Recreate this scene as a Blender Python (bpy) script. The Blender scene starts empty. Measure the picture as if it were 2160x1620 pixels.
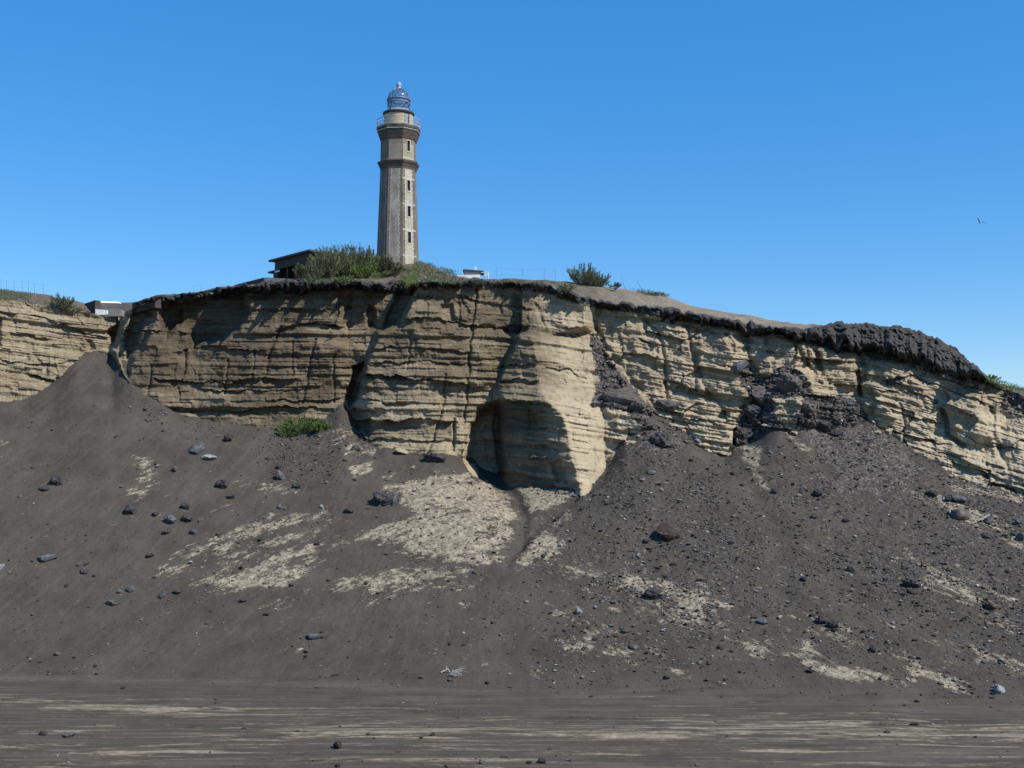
import bpy, bmesh, math, random
import numpy as np
from mathutils import Vector, Matrix
from mathutils.bvhtree import BVHTree

# ------------------------------------------------------------------ camera, sky, sun
F = 2400.0; CAMZ = 16.0; PIT = math.atan(150/2400.0)
scn = bpy.context.scene
COL = scn.collection
cd = bpy.data.cameras.new('camera'); cam = bpy.data.objects.new('camera', cd); COL.objects.link(cam)
cd.sensor_width = 36; cd.lens = 36*F/2160; cd.clip_start = 0.1; cd.clip_end = 20000
cam.location = (0, 0, CAMZ); cam.rotation_euler = (math.pi/2 + PIT, 0, 0)
scn.camera = cam
SUN_AZ = math.radians(58); SUN_EL = math.radians(47)          # azimuth from -Y towards +X
sdir = Vector((math.cos(SUN_EL)*math.sin(SUN_AZ), -math.cos(SUN_EL)*math.cos(SUN_AZ), math.sin(SUN_EL)))
w = bpy.data.worlds.new('World'); scn.world = w; w.use_nodes = True
wt = w.node_tree; bg = wt.nodes['Background']
sk = wt.nodes.new('ShaderNodeTexSky'); sk.sky_type = 'NISHITA'; sk.sun_disc = False
sk.sun_elevation = SUN_EL; sk.sun_rotation = math.atan2(sdir.x, sdir.y)
sk.air_density = 1.0; sk.dust_density = 0.0; sk.ozone_density = 3.0; sk.altitude = 0
hs = wt.nodes.new('ShaderNodeHueSaturation'); hs.inputs['Saturation'].default_value = 1.36; hs.inputs['Hue'].default_value = .502
wt.links.new(sk.outputs[0], hs.inputs['Color']); mxs = wt.nodes.new('ShaderNodeMix'); mxs.data_type = 'RGBA'; mxs.inputs['Factor'].default_value = .38
wt.links.new(hs.outputs[0], mxs.inputs['A']); mxs.inputs['B'].default_value = (.34, 2.22, 5.7, 1); wt.links.new(mxs.outputs['Result'], bg.inputs['Color'])
bg.inputs['Strength'].default_value = 0.14
sl = bpy.data.lights.new('sun', 'SUN'); sl.energy = 5.0; sl.angle = math.radians(0.53); sl.color = (1, .955, .88)
so = bpy.data.objects.new('sun', sl); COL.objects.link(so); so.rotation_euler = sdir.to_track_quat('Z', 'Y').to_euler()
scn.view_settings.view_transform = 'Standard'; scn.view_settings.look = 'None'
scn.view_settings.exposure = 0.15; scn.view_settings.gamma = 1; scn.view_settings.use_curve_mapping = False

# ------------------------------------------------------------------ helpers
CP, SP = math.cos(PIT), math.sin(PIT)
def P(px, py, Y):
    """point at depth Y seen at photo position (px, py)"""
    px = np.asarray(px, float); py = np.asarray(py, float); Y = np.asarray(Y, float)
    u = (px-1080)/F; v = (810-py)/F
    t = Y/(CP - v*SP)
    return u*t, Y+0*u, CAMZ + t*(v*CP+SP)
def PV(px, py, Y):
    a = P(px, py, Y); return Vector((float(a[0]), float(a[1]), float(a[2])))
def L(pts):
    xs = [p[0] for p in pts]; ys = [p[1] for p in pts]
    return lambda x: np.interp(x, xs, ys)
def hash3(ix, iy, iz, seed):
    h = (ix*374761393 + iy*668265263 + iz*2147483647*3 + seed*1274126177) & 0xffffffff
    h = ((h ^ (h >> 13))*1274126177) & 0xffffffff
    h = (h ^ (h >> 16)) & 0xffffffff
    return h/4294967295.0
def vnoise(x, y, z, seed=0):
    x, y, z = np.broadcast_arrays(np.asarray(x, float), np.asarray(y, float), np.asarray(z, float))
    xi = np.floor(x).astype(np.int64); yi = np.floor(y).astype(np.int64); zi = np.floor(z).astype(np.int64)
    fx = x-xi; fy = y-yi; fz = z-zi
    fx = fx*fx*fx*(fx*(fx*6-15)+10); fy = fy*fy*fy*(fy*(fy*6-15)+10); fz = fz*fz*fz*(fz*(fz*6-15)+10)
    r = 0
    for dx in (0, 1):
        for dy in (0, 1):
            for dz in (0, 1):
                r = r + hash3(xi+dx, yi+dy, zi+dz, seed)*(fx if dx else 1-fx)*(fy if dy else 1-fy)*(fz if dz else 1-fz)
    return r*2-1
def fbm(x, y, z, o=4, seed=0, g=.5):
    r = 0; a = 1; s = 0
    for i in range(o):
        r = r + a*vnoise(x*2.03**i+i*7.1, y*2.03**i+i*3.3, z*2.03**i, seed+i*17); s += a; a *= g
    return r/s
def sstep(a, b, x):
    t = np.clip((x-a)/(b-a), 0, 1); return t*t*(3-2*t)
def gsm(a, sig, axis=0):
    """gaussian smoothing along an axis, sigma in samples"""
    n = int(max(1, 3*sig)); k = np.exp(-.5*(np.arange(-n, n+1)/sig)**2); k /= k.sum()
    a = np.moveaxis(a, axis, -1); p = np.concatenate([np.repeat(a[..., :1], n, -1), a, np.repeat(a[..., -1:], n, -1)], -1)
    out = np.zeros_like(a)
    for i, kk in enumerate(k): out += kk*p[..., i:i+a.shape[-1]]
    return np.moveaxis(out, -1, axis)
def sdpoly(poly, X, Y):
    """signed distance in photo pixels, negative inside"""
    d = np.full(X.shape, 1e9); s = np.zeros(X.shape, bool); n = len(poly)
    for i in range(n):
        x0, y0 = poly[i]; x1, y1 = poly[(i+1) % n]
        ex, ey = x1-x0, y1-y0
        t = np.clip(((X-x0)*ex+(Y-y0)*ey)/(ex*ex+ey*ey+1e-9), 0, 1)
        d = np.minimum(d, np.hypot(X-x0-t*ex, Y-y0-t*ey))
        c = ((y0 > Y) != (y1 > Y)) & (X < (x1-x0)*(Y-y0)/((y1-y0) if y1 != y0 else 1e-9)+x0)
        s ^= c
    return np.where(s, -d, d)
def dline(pts, X, Y):
    d = np.full(X.shape, 1e9)
    for (x0, y0), (x1, y1) in zip(pts[:-1], pts[1:]):
        ex, ey = x1-x0, y1-y0
        t = np.clip(((X-x0)*ex+(Y-y0)*ey)/(ex*ex+ey*ey+1e-9), 0, 1)
        d = np.minimum(d, np.hypot(X-x0-t*ex, Y-y0-t*ey))
    return d
def tag(o, label=None, cat=None, group=None, kind=None):
    if label: o['label'] = label
    if cat: o['category'] = cat
    if group: o['group'] = group
    if kind: o['kind'] = kind
    return o
def empty(name, loc, label, cat, group=None, rz=0):
    o = bpy.data.objects.new(name, None); COL.objects.link(o); o.location = loc; o.rotation_euler = (0, 0, rz)
    o.empty_display_size = .3
    return tag(o, label, cat, group)
def link(name, me, mat, parent=None, loc=None):
    o = bpy.data.objects.new(name, me); COL.objects.link(o)
    if mat is not None and not me.materials: me.materials.append(mat)
    if parent is not None: o.parent = parent
    if loc is not None: o.location = loc
    return o
def mesh_np(name, verts, faces, smooth=True, attrs=None):
    """verts (n,3), faces (m,k) arrays"""
    me = bpy.data.meshes.new(name); verts = np.ascontiguousarray(verts, np.float32); faces = np.ascontiguousarray(faces, np.int32)
    n, (m, k) = len(verts), faces.shape
    me.vertices.add(n); me.vertices.foreach_set('co', verts.ravel())
    me.loops.add(m*k); me.loops.foreach_set('vertex_index', faces.ravel())
    me.polygons.add(m); me.polygons.foreach_set('loop_start', np.arange(0, m*k, k, dtype=np.int32))
    me.polygons.foreach_set('loop_total', np.full(m, k, np.int32))
    me.polygons.foreach_set('use_smooth', np.full(m, smooth, bool))
    me.update(calc_edges=True)
    for a, v in (attrs or {}).items():
        at = me.attributes.new(a, 'FLOAT', 'POINT'); at.data.foreach_set('value', np.ascontiguousarray(v, np.float32).ravel())
    return me
def gridfaces(nr, nc, flip=False):
    i = np.arange(nr-1)[:, None]*nc + np.arange(nc-1)[None, :]
    f = np.stack([i, i+1, i+nc+1, i+nc], -1).reshape(-1, 4)
    return f[:, ::-1] if flip else f

class MB:
    def __init__(s): s.v = []; s.f = []; s.sm = []
    def add(s, vs, fs, sm=False):
        b = len(s.v); s.v += [tuple(v) for v in vs]; s.f += [tuple(i+b for i in f) for f in fs]; s.sm += [sm]*len(fs)
    def box(s, x0, x1, y0, y1, z0, z1, m=None):
        vs = [Vector(v) for v in ((x0,y0,z0),(x1,y0,z0),(x1,y1,z0),(x0,y1,z0),(x0,y0,z1),(x1,y0,z1),(x1,y1,z1),(x0,y1,z1))]
        if m: vs = [m @ v for v in vs]
        s.add(vs, [(0,3,2,1),(4,5,6,7),(0,1,5,4),(1,2,6,5),(2,3,7,6),(3,0,4,7)])
    def tube(s, a, b, r0, r1=None, n=6, cap=True):
        a = Vector(a); b = Vector(b); r1 = r0 if r1 is None else r1
        d = (b-a).normalized(); u = d.orthogonal().normalized(); w_ = d.cross(u)
        vs = []
        for p, r in ((a, r0), (b, r1)):
            for i in range(n):
                t = 2*math.pi*i/n; vs.append(p+u*(r*math.cos(t))+w_*(r*math.sin(t)))
        fs = [(i, (i+1) % n, n+(i+1) % n, n+i) for i in range(n)]
        if cap: fs += [tuple(range(n))[::-1], tuple(range(n, 2*n))]
        s.add(vs, fs, n > 6)
    def lathe(s, prof, n=48, ph=0., sm=True, z0=0):
        vs = []
        for r, z in prof:
            for i in range(n):
                t = ph+2*math.pi*i/n; vs.append((r*math.sin(t), -r*math.cos(t), z+z0))
        fs = []
        for j in range(len(prof)-1):
            for i in range(n):
                k = (i+1) % n; fs.append((j*n+i, j*n+k, (j+1)*n+k, (j+1)*n+i))
        s.add(vs, fs, sm)
    def build(s, name, mat, parent=None, loc=None):
        me = bpy.data.meshes.new(name); me.from_pydata(s.v, [], s.f)
        me.polygons.foreach_set('use_smooth', s.sm); me.update()
        return link(name, me, mat, parent, loc)

# ------------------------------------------------------------------ node helpers
class NT:
    def __init__(s, name, rough=.9, spec=.2):
        s.m = bpy.data.materials.new(name); s.m.use_nodes = True; s.t = s.m.node_tree
        s.b = s.t.nodes['Principled BSDF']; s.b.inputs['Roughness'].default_value = rough
        s.b.inputs['Specular IOR Level'].default_value = spec
    def n(s, typ, **kw):
        o = s.t.nodes.new(typ)
        for k, v in kw.items(): setattr(o, k, v)
        return o
    def l(s, a, b): s.t.links.new(a, b)
    def val(s, x, sock):
        if isinstance(x, (int, float)): sock.default_value = x
        elif isinstance(x, tuple): sock.default_value = x
        else: s.l(x, sock)
    def math(s, op, a, b=0., c=None, clamp=False):
        o = s.n('ShaderNodeMath', operation=op, use_clamp=clamp); s.val(a, o.inputs[0]); s.val(b, o.inputs[1])
        if c is not None: s.val(c, o.inputs[2])
        return o.outputs[0]
    def attr(s, name): return s.n('ShaderNodeAttribute', attribute_name=name).outputs['Fac']
    def pos(s): return s.n('ShaderNodeNewGeometry').outputs['Position']
    def obj(s): return s.n('ShaderNodeTexCoord').outputs['Object']
    def scale(s, v, sc, rot=(0,0,0), loc=(0,0,0)):
        m = s.n('ShaderNodeMapping'); s.l(v, m.inputs[0]); m.inputs['Scale'].default_value = sc
        m.inputs['Rotation'].default_value = rot; m.inputs['Location'].default_value = loc; return m.outputs[0]
    def noise(s, v, sc, det=4, rough=.55, dist=0.):
        o = s.n('ShaderNodeTexNoise'); s.l(v, o.inputs['Vector']); o.inputs['Scale'].default_value = sc
        o.inputs['Detail'].default_value = det; o.inputs['Roughness'].default_value = rough
        o.inputs['Distortion'].default_value = dist; return o.outputs['Fac']
    def voro(s, v, sc, feature='F1', out='Distance', rnd=1.):
        o = s.n('ShaderNodeTexVoronoi', feature=feature); s.l(v, o.inputs['Vector']); o.inputs['Scale'].default_value = sc
        o.inputs['Randomness'].default_value = rnd; return o.outputs[out]
    def rng(s, x, a, b, c=0., d=1.):
        o = s.n('ShaderNodeMapRange'); s.val(x, o.inputs[0])
        for i, q in enumerate((a, b, c, d)): s.val(q, o.inputs[i+1])
        return o.outputs[0]
    def mix(s, f, a, b, blend='MIX'):
        o = s.n('ShaderNodeMix', data_type='RGBA', blend_type=blend); s.val(f, o.inputs['Factor'])
        for q, sock in ((a, o.inputs['A']), (b, o.inputs['B'])):
            if isinstance(q, tuple): sock.default_value = (*q, 1) if len(q) == 3 else q
            else: s.l(q, sock)
        return o.outputs['Result']
    def ramp(s, f, stops):
        o = s.n('ShaderNodeValToRGB'); s.val(f, o.inputs[0]); e = o.color_ramp.elements
        while len(e) < len(stops): e.new(.5)
        for q, (p_, c) in zip(e, stops): q.position = p_; q.color = (*c, 1)
        return o.outputs[0]
    def bump(s, h, st, dist=.1):
        o = s.n('ShaderNodeBump'); s.l(h, o.inputs['Height']); o.inputs['Strength'].default_value = st
        o.inputs['Distance'].default_value = dist; return o
    def out(s, col=None, nrm=None, rough=None):
        if col is not None: s.val((*col, 1) if isinstance(col, tuple) and len(col) == 3 else col, s.b.inputs['Base Color'])
        if nrm is not None: s.l(nrm, s.b.inputs['Normal'])
        if rough is not None: s.val(rough, s.b.inputs['Roughness'])
        return s.m

def simple(name, c0, c1, sc=3., bump=.3, rough=.85, bd=.05, spec=.2):
    t = NT(name, rough, spec); v = t.obj(); n = t.noise(v, sc, 6, .6); n2 = t.noise(v, sc*7, 3)
    f = t.math('ADD', t.math('MULTIPLY', n, .7), t.math('MULTIPLY', n2, .3))
    col = t.mix(t.rng(f, .35, .65), c0, c1)
    b = t.bump(f, bump, bd)
    return t.out(col, b.outputs[0])

# ------------------------------------------------------------------ materials of the terrain
TAN0, TAN1, TAN2 = (.130, .101, .063), (.240, .191, .122), (.42, .35, .235)
ASH0, ASH1 = (.048, .041, .033), (.084, .0725, .059)
def ash_col(t, v):
    a = t.noise(v, .35, 5, .6); b = t.noise(v, 9., 4, .7)
    f = t.math('ADD', t.math('MULTIPLY', a, .55), t.math('MULTIPLY', b, .45))
    return t.mix(t.rng(f, .36, .62), ASH0, ASH1)
def rubble_col(t, v):
    c = t.voro(v, 5., out='Color'); sep = t.n('ShaderNodeSeparateColor'); t.l(c, sep.inputs[0])
    return t.ramp(sep.outputs[0], [(0, (.036, .031, .028)), (.35, (.075, .062, .053)), (.75, (.115, .098, .085)), (.95, (.15, .14, .13)), (1, (.22, .20, .165))])

def mat_cliff():
    t = NT('cliff_tuff', .95, .1); v = t.pos(); st = t.attr('strat'); rub = t.attr('rub'); fresh_shade = t.attr('fresh_shade')
    sx = t.n('ShaderNodeSeparateXYZ'); t.l(v, sx.inputs[0])
    cb = t.n('ShaderNodeCombineXYZ'); t.l(t.math('MULTIPLY', sx.outputs[0], .10), cb.inputs[0]); t.l(t.math('MULTIPLY', sx.outputs[1], .10), cb.inputs[1]); t.l(st, cb.inputs[2])
    sv = cb.outputs[0]
    band = t.noise(sv, 1.3, 6, .72, .15); fine = t.noise(sv, 7., 3, .6)
    blot = t.noise(v, .22, 5, .6); grain = t.noise(v, 6., 4, .65)
    f = t.math('ADD', t.math('ADD', t.math('MULTIPLY', band, .5), t.math('MULTIPLY', fine, .22)), t.math('MULTIPLY', grain, .28))
    f = t.math('ADD', f, t.math('MULTIPLY', t.math('SUBTRACT', fresh_shade, .5), .42))
    f = t.math('ADD', f, t.math('MULTIPLY', t.math('SUBTRACT', blot, .5), .35))
    col = t.ramp(f, [(.28, (.065, .050, .032)), (.42, TAN0), (.52, TAN1), (.64, (.34, .275, .18)), (.80, TAN2)])
    # grey weathering crust and vertical wash stains
    vs = t.scale(v, (1.6, 1.6, .12)); stain = t.noise(vs, 1., 5, .65)
    col = t.mix(t.math('MULTIPLY', t.rng(stain, .50, .66), .5), col, (.095, .076, .052))
    col = t.mix(t.math('MULTIPLY', t.rng(blot, .55, .75), .4), col, (.20, .165, .115))
    rc = rubble_col(t, v); ra = ash_col(t, v)
    rr = t.mix(t.rng(t.noise(v, 1.1, 4), .42, .56), ra, rc)
    rn = t.math('ADD', rub, t.math('MULTIPLY', t.math('SUBTRACT', t.noise(v, 2.2, 6, .7), .5), 1.1))
    rf = t.rng(rn, .45, .58); col = t.mix(rf, col, rr)
    h = t.math('ADD', t.math('ADD', t.math('MULTIPLY', fine, .5), t.math('MULTIPLY', band, .6)), t.math('MULTIPLY', grain, .35))
    h = t.math('ADD', h, t.math('MULTIPLY', t.math('MULTIPLY', t.voro(v, 5.), rf), .6))
    return t.out(col, t.bump(h, .9, .16).outputs[0])

def mat_ground():
    t = NT('ash_ground', .96, .08); v = t.pos(); tan = t.attr('tan'); rub = t.attr('rub'); flat = t.attr('flat'); lift = t.attr('pale')
    ash = ash_col(t, v)
    ash = t.mix(t.math('MULTIPLY', t.math('MULTIPLY', lift, .6), t.rng(t.noise(t.scale(v, (.12, 1.6, 1)), 1., 7, .7), .40, .62)), ash, (.19, .17, .14))
    ct = t.n('ShaderNodeCombineXYZ'); t.l(t.attr('tr'), ct.inputs[0]); t.l(t.math('MULTIPLY', t.attr('sb'), .16), ct.inputs[1]); rl = t.noise(ct.outputs[0], 1.1, 6, .7, .9); ash = t.mix(t.math('MULTIPLY', t.math('MULTIPLY', t.rng(rl, .5, .70), t.math('SUBTRACT', 1., flat)), .28), ash, (.125, .108, .086))
    # grit
    g = t.voro(v, 7., out='Color'); sep = t.n('ShaderNodeSeparateColor'); t.l(g, sep.inputs[0])
    gd = t.voro(v, 7.); gm = t.math('MULTIPLY', t.rng(sep.outputs[0], .80, .86), t.rng(gd, .30, .22))
    ash = t.mix(t.math('MULTIPLY', gm, .55), ash, t.ramp(sep.outputs[1], [(0, (.025, .023, .025)), (.7, (.05, .045, .045)), (.93, (.16, .15, .15)), (1, (.4, .37, .32))]))
    fs = t.noise(t.scale(v, (.07, 1.8, 1)), 1.3, 8, .75, .3)
    ash = t.mix(t.math('MULTIPLY', flat, t.math('MULTIPLY', t.rng(fs, .46, .64), .75)), ash, (.135, .115, .088))
    # exposed tuff patches
    cs = t.n('ShaderNodeCombineXYZ'); t.l(t.attr('sa'), cs.inputs[0]); t.l(t.attr('sb'), cs.inputs[1])
    a = t.noise(t.scale(cs.outputs[0], (1.0, 2.4, 1)), 1.0, 10, .76, .5)
    b = t.noise(t.scale(v, (.13, 1.25, .5)), 1.0, 11, .80, 1.1)
    nn = t.math('ADD', t.math('MULTIPLY', a, t.math('SUBTRACT', 1., flat)), t.math('MULTIPLY', b, flat))
    th = t.math('ADD', t.math('MULTIPLY', t.math('SUBTRACT', nn, .5), t.math('ADD', 3.9, t.math('MULTIPLY', flat, 1.2))), t.math('MULTIPLY', t.math('SUBTRACT', tan, .5), 1.3))
    crack = t.voro(t.scale(v, (1, 1.2, 1.6)), 1.5, 'DISTANCE_TO_EDGE'); 
    cn = t.noise(v, 3., 4)
    th = t.math('SUBTRACT', th, t.math('MULTIPLY', t.rng(t.math('ADD', crack, t.math('MULTIPLY', t.math('SUBTRACT', cn, .5), .22)), .06, .0), t.math('MULTIPLY', t.math('SUBTRACT', 1., flat), .5)))
    tf = t.math('MULTIPLY', t.rng(th, -.02, .26), t.math('SUBTRACT', 1., t.math('MULTIPLY', flat, .15)))
    tc = t.ramp(t.noise(v, 2.3, 6, .7), [(.3, (.115, .095, .067)), (.48, (.235, .197, .138)), (.68, (.43, .37, .27))])
    tc = t.mix(t.math('MULTIPLY', flat, .4), tc, (.30, .25, .175))
    col = t.mix(t.math('MULTIPLY', tf, .95), ash, tc)
    rc = rubble_col(t, v)
    rn = t.math('ADD', rub, t.math('MULTIPLY', t.math('SUBTRACT', t.noise(v, 3., 6, .7), .5), 1.3))
    rf = t.math('MULTIPLY', t.rng(rn, .52, .68), .85); col = t.mix(rf, col, rc)
    h = t.math('ADD', t.math('MULTIPLY', t.noise(v, 5., 6, .7), .5), t.math('MULTIPLY', tf, .5))
    h = t.math('ADD', h, t.math('MULTIPLY', t.math('MULTIPLY', t.voro(v, 6.), rf), .8))
    return t.out(col, t.bump(h, .7, .10).outputs[0])

def mat_lava(name='lava_rock', dark=1., red=0., bumpd=.12, coord='pos'):
    t = NT(name, .85, .25); v = t.pos() if coord == 'pos' else t.obj()
    n = t.noise(v, 1.2, 6, .65); n9 = t.noise(v, 5., 5, .75)
    f = t.math('ADD', t.math('MULTIPLY', n, .5), t.math('MULTIPLY', n9, .5))
    r = red
    col = t.ramp(f, [(.25, (.018*dark, .016*dark, .015*dark)), (.45, ((.038+r*.01)*dark, .036*dark, .030*dark)), (.6, ((.085+r*.01)*dark, .080*dark, .068*dark)), (.75, (.19*dark, .185*dark, .18*dark))])
    h = t.math('ADD', t.noise(v, 4., 6, .7), t.math('MULTIPLY', t.voro(v, 7.), .5))
    return t.out(col, t.bump(h, 1., bumpd).outputs[0])

M_CLIFF = mat_cliff(); M_GROUND = mat_ground(); M_LAVA = mat_lava(dark=.85, red=.35)

def mat_plateau():
    t = NT('plateau_soil', .96, .08); v = t.pos(); g = t.attr('rub')
    n = t.noise(t.scale(v, (1, .35, 1)), .8, 7, .7)
    col = t.ramp(n, [(.3, (.075, .062, .046)), (.5, (.13, .108, .078)), (.66, (.23, .19, .13)), (.8, (.36, .31, .22))])
    col = t.mix(t.math('MULTIPLY', t.rng(t.noise(v, 3., 5), .45, .6), .7), col, (.075, .062, .048))
    col = t.mix(t.math('MULTIPLY', t.attr('lite'), .42), col, (.33, .275, .195))
    col = t.mix(t.math('MULTIPLY', g, .75), col, rubble_col(t, v))
    return t.out(col, t.bump(t.noise(v, 5., 6, .7), .8, .15).outputs[0])
M_PLAT = mat_plateau()

# ------------------------------------------------------------------ traced lines of the place
c1 = L([(-1500,640),(-400,640),(0,636),(60,646),(150,656),(180,664),(225,676),(250,668),(275,660),(300,648),(340,640),(420,632),(470,620),(520,614),(560,620),(620,617),(700,608),(760,606),(800,616),(840,620),(880,606),(960,604),(1000,604),(1090,608),(1150,615),(1230,642),(1280,652),(1340,656),(1400,668),(1480,682),(1560,696),(1600,706),(1640,703),(1700,720),(1760,735),(1800,742),(1830,738),(1880,752),(1960,775),(2030,800),(2080,806),(2120,824),(2160,842),(2400,930),(4200,1200)])
captop = L([(-1500,640),(0,636),(240,672),(285,636),(300,633),(340,622),(420,616),(470,604),(520,600),(560,597),(640,590),(720,590),(800,596),(860,592),(900,592),(1000,588),(1100,592),(1160,600),(1200,612),(1230,626),(1300,638),(1400,648),(1500,666),(1600,684),(1700,697),(1722,690),(1740,682),(1780,680),(1880,688),(1930,698),(1980,716),(2030,748),(2062,775),(2085,802),(2110,818),(2160,836),(2400,926),(4200,1195)])
bnd = L([(-1500,900),(-300,870),(0,848),(60,840),(100,816),(140,788),(165,748),(205,740),(240,744),(262,790),(300,830),(370,868),(440,888),(540,900),(600,905),(640,896),(690,876),(715,850),(727,842),(736,866),(760,905),(790,940),(860,951),(940,956),(970,960),(990,976),(1045,1000),(1060,1012),(1100,1026),(1210,1034),(1240,1031),(1262,1002),(1290,965),(1320,922),(1360,906),(1400,903),(1440,910),(1480,948),(1530,964),(1552,945),(1590,925),(1620,905),(1660,898),(1700,902),(1740,905),(1790,900),(1830,886),(1870,908),(1930,950),(1990,988),(2030,1014),(2080,1030),(2160,1046),(2500,1150),(4200,1300)])
toe = L([(-1500,1440),(0,1436),(600,1446),(1080,1456),(1600,1470),(2160,1486),(4200,1500)])
sky_ = L([(-1500,600),(-300,606),(0,612),(80,619),(140,630),(185,640),(200,638),(275,638),(300,636),(420,618),(470,606),(560,594),(620,586),(660,572),(720,562),(800,550),(880,549),(930,568),(965,588),(1030,590),(1100,590),(1190,594),(1240,601),(1300,607),(1400,624),(1450,643),(1520,657),(1600,670),(1700,688),(1722,692),(1760,700),(1900,712),(2000,745),(2080,798),(2115,816),(2160,820),(2500,840),(4200,900)])
skyD = L([(-1500,150),(0,142),(280,150),(420,130),(560,131),(640,133),(1000,140),(1300,138),(1700,131),(1760,128),(2080,124),(2160,150),(4200,200)])

cols = np.concatenate([np.linspace(-1500, -80, 60)[:-1], np.arange(-80, 2242, 1.7), np.linspace(2244, 4200, 70)])
NC = len(cols)

# stratigraphy: photo row of a bed as a function of px
slp = L([(-1500,.08),(0,.14),(240,.12),(270,.0),(700,.02),(760,.0),(1000,.03),(1060,.10),(1250,.16),(1450,.22),(1600,.10),(1800,.08),(1840,.25),(2160,.28),(4200,.2)])
fx_ = np.arange(-1500, 4201, 5.); fy_ = np.cumsum(slp(fx_)*5); hx = lambda x: np.interp(x, fx_, fy_)

# ------------------------------------------------------------------ cliff relief
rs = np.random.RandomState(5)
def layers(s, tmin, tmax, amp, seed, asym=.75):
    """bedding profile along the stratigraphic coordinate (m): beds with a rounded nose, undercut below"""
    r = np.random.RandomState(seed); b = [-40.]
    while b[-1] < 60: b.append(b[-1]+r.uniform(tmin, tmax))
    b = np.array(b); a = r.uniform(.25, 1., len(b))
    i = np.clip(np.searchsorted(b, s)-1, 0, len(b)-2); f = (s-b[i])/(b[i+1]-b[i])      # f: 0 at the top of a bed, 1 at its base
    nose = np.where(f < asym, np.sin(f/asym*math.pi/2)**.8, np.cos((f-asym)/(1-asym)*math.pi/2))
    return -amp*a[i]*nose
SOL = []   # (polygon, depth function, side steepness m/px)
def tapers(x, x0, x1, e): return sstep(x0, x0+e, x)*(1-sstep(x1-e, x1, x))

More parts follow.
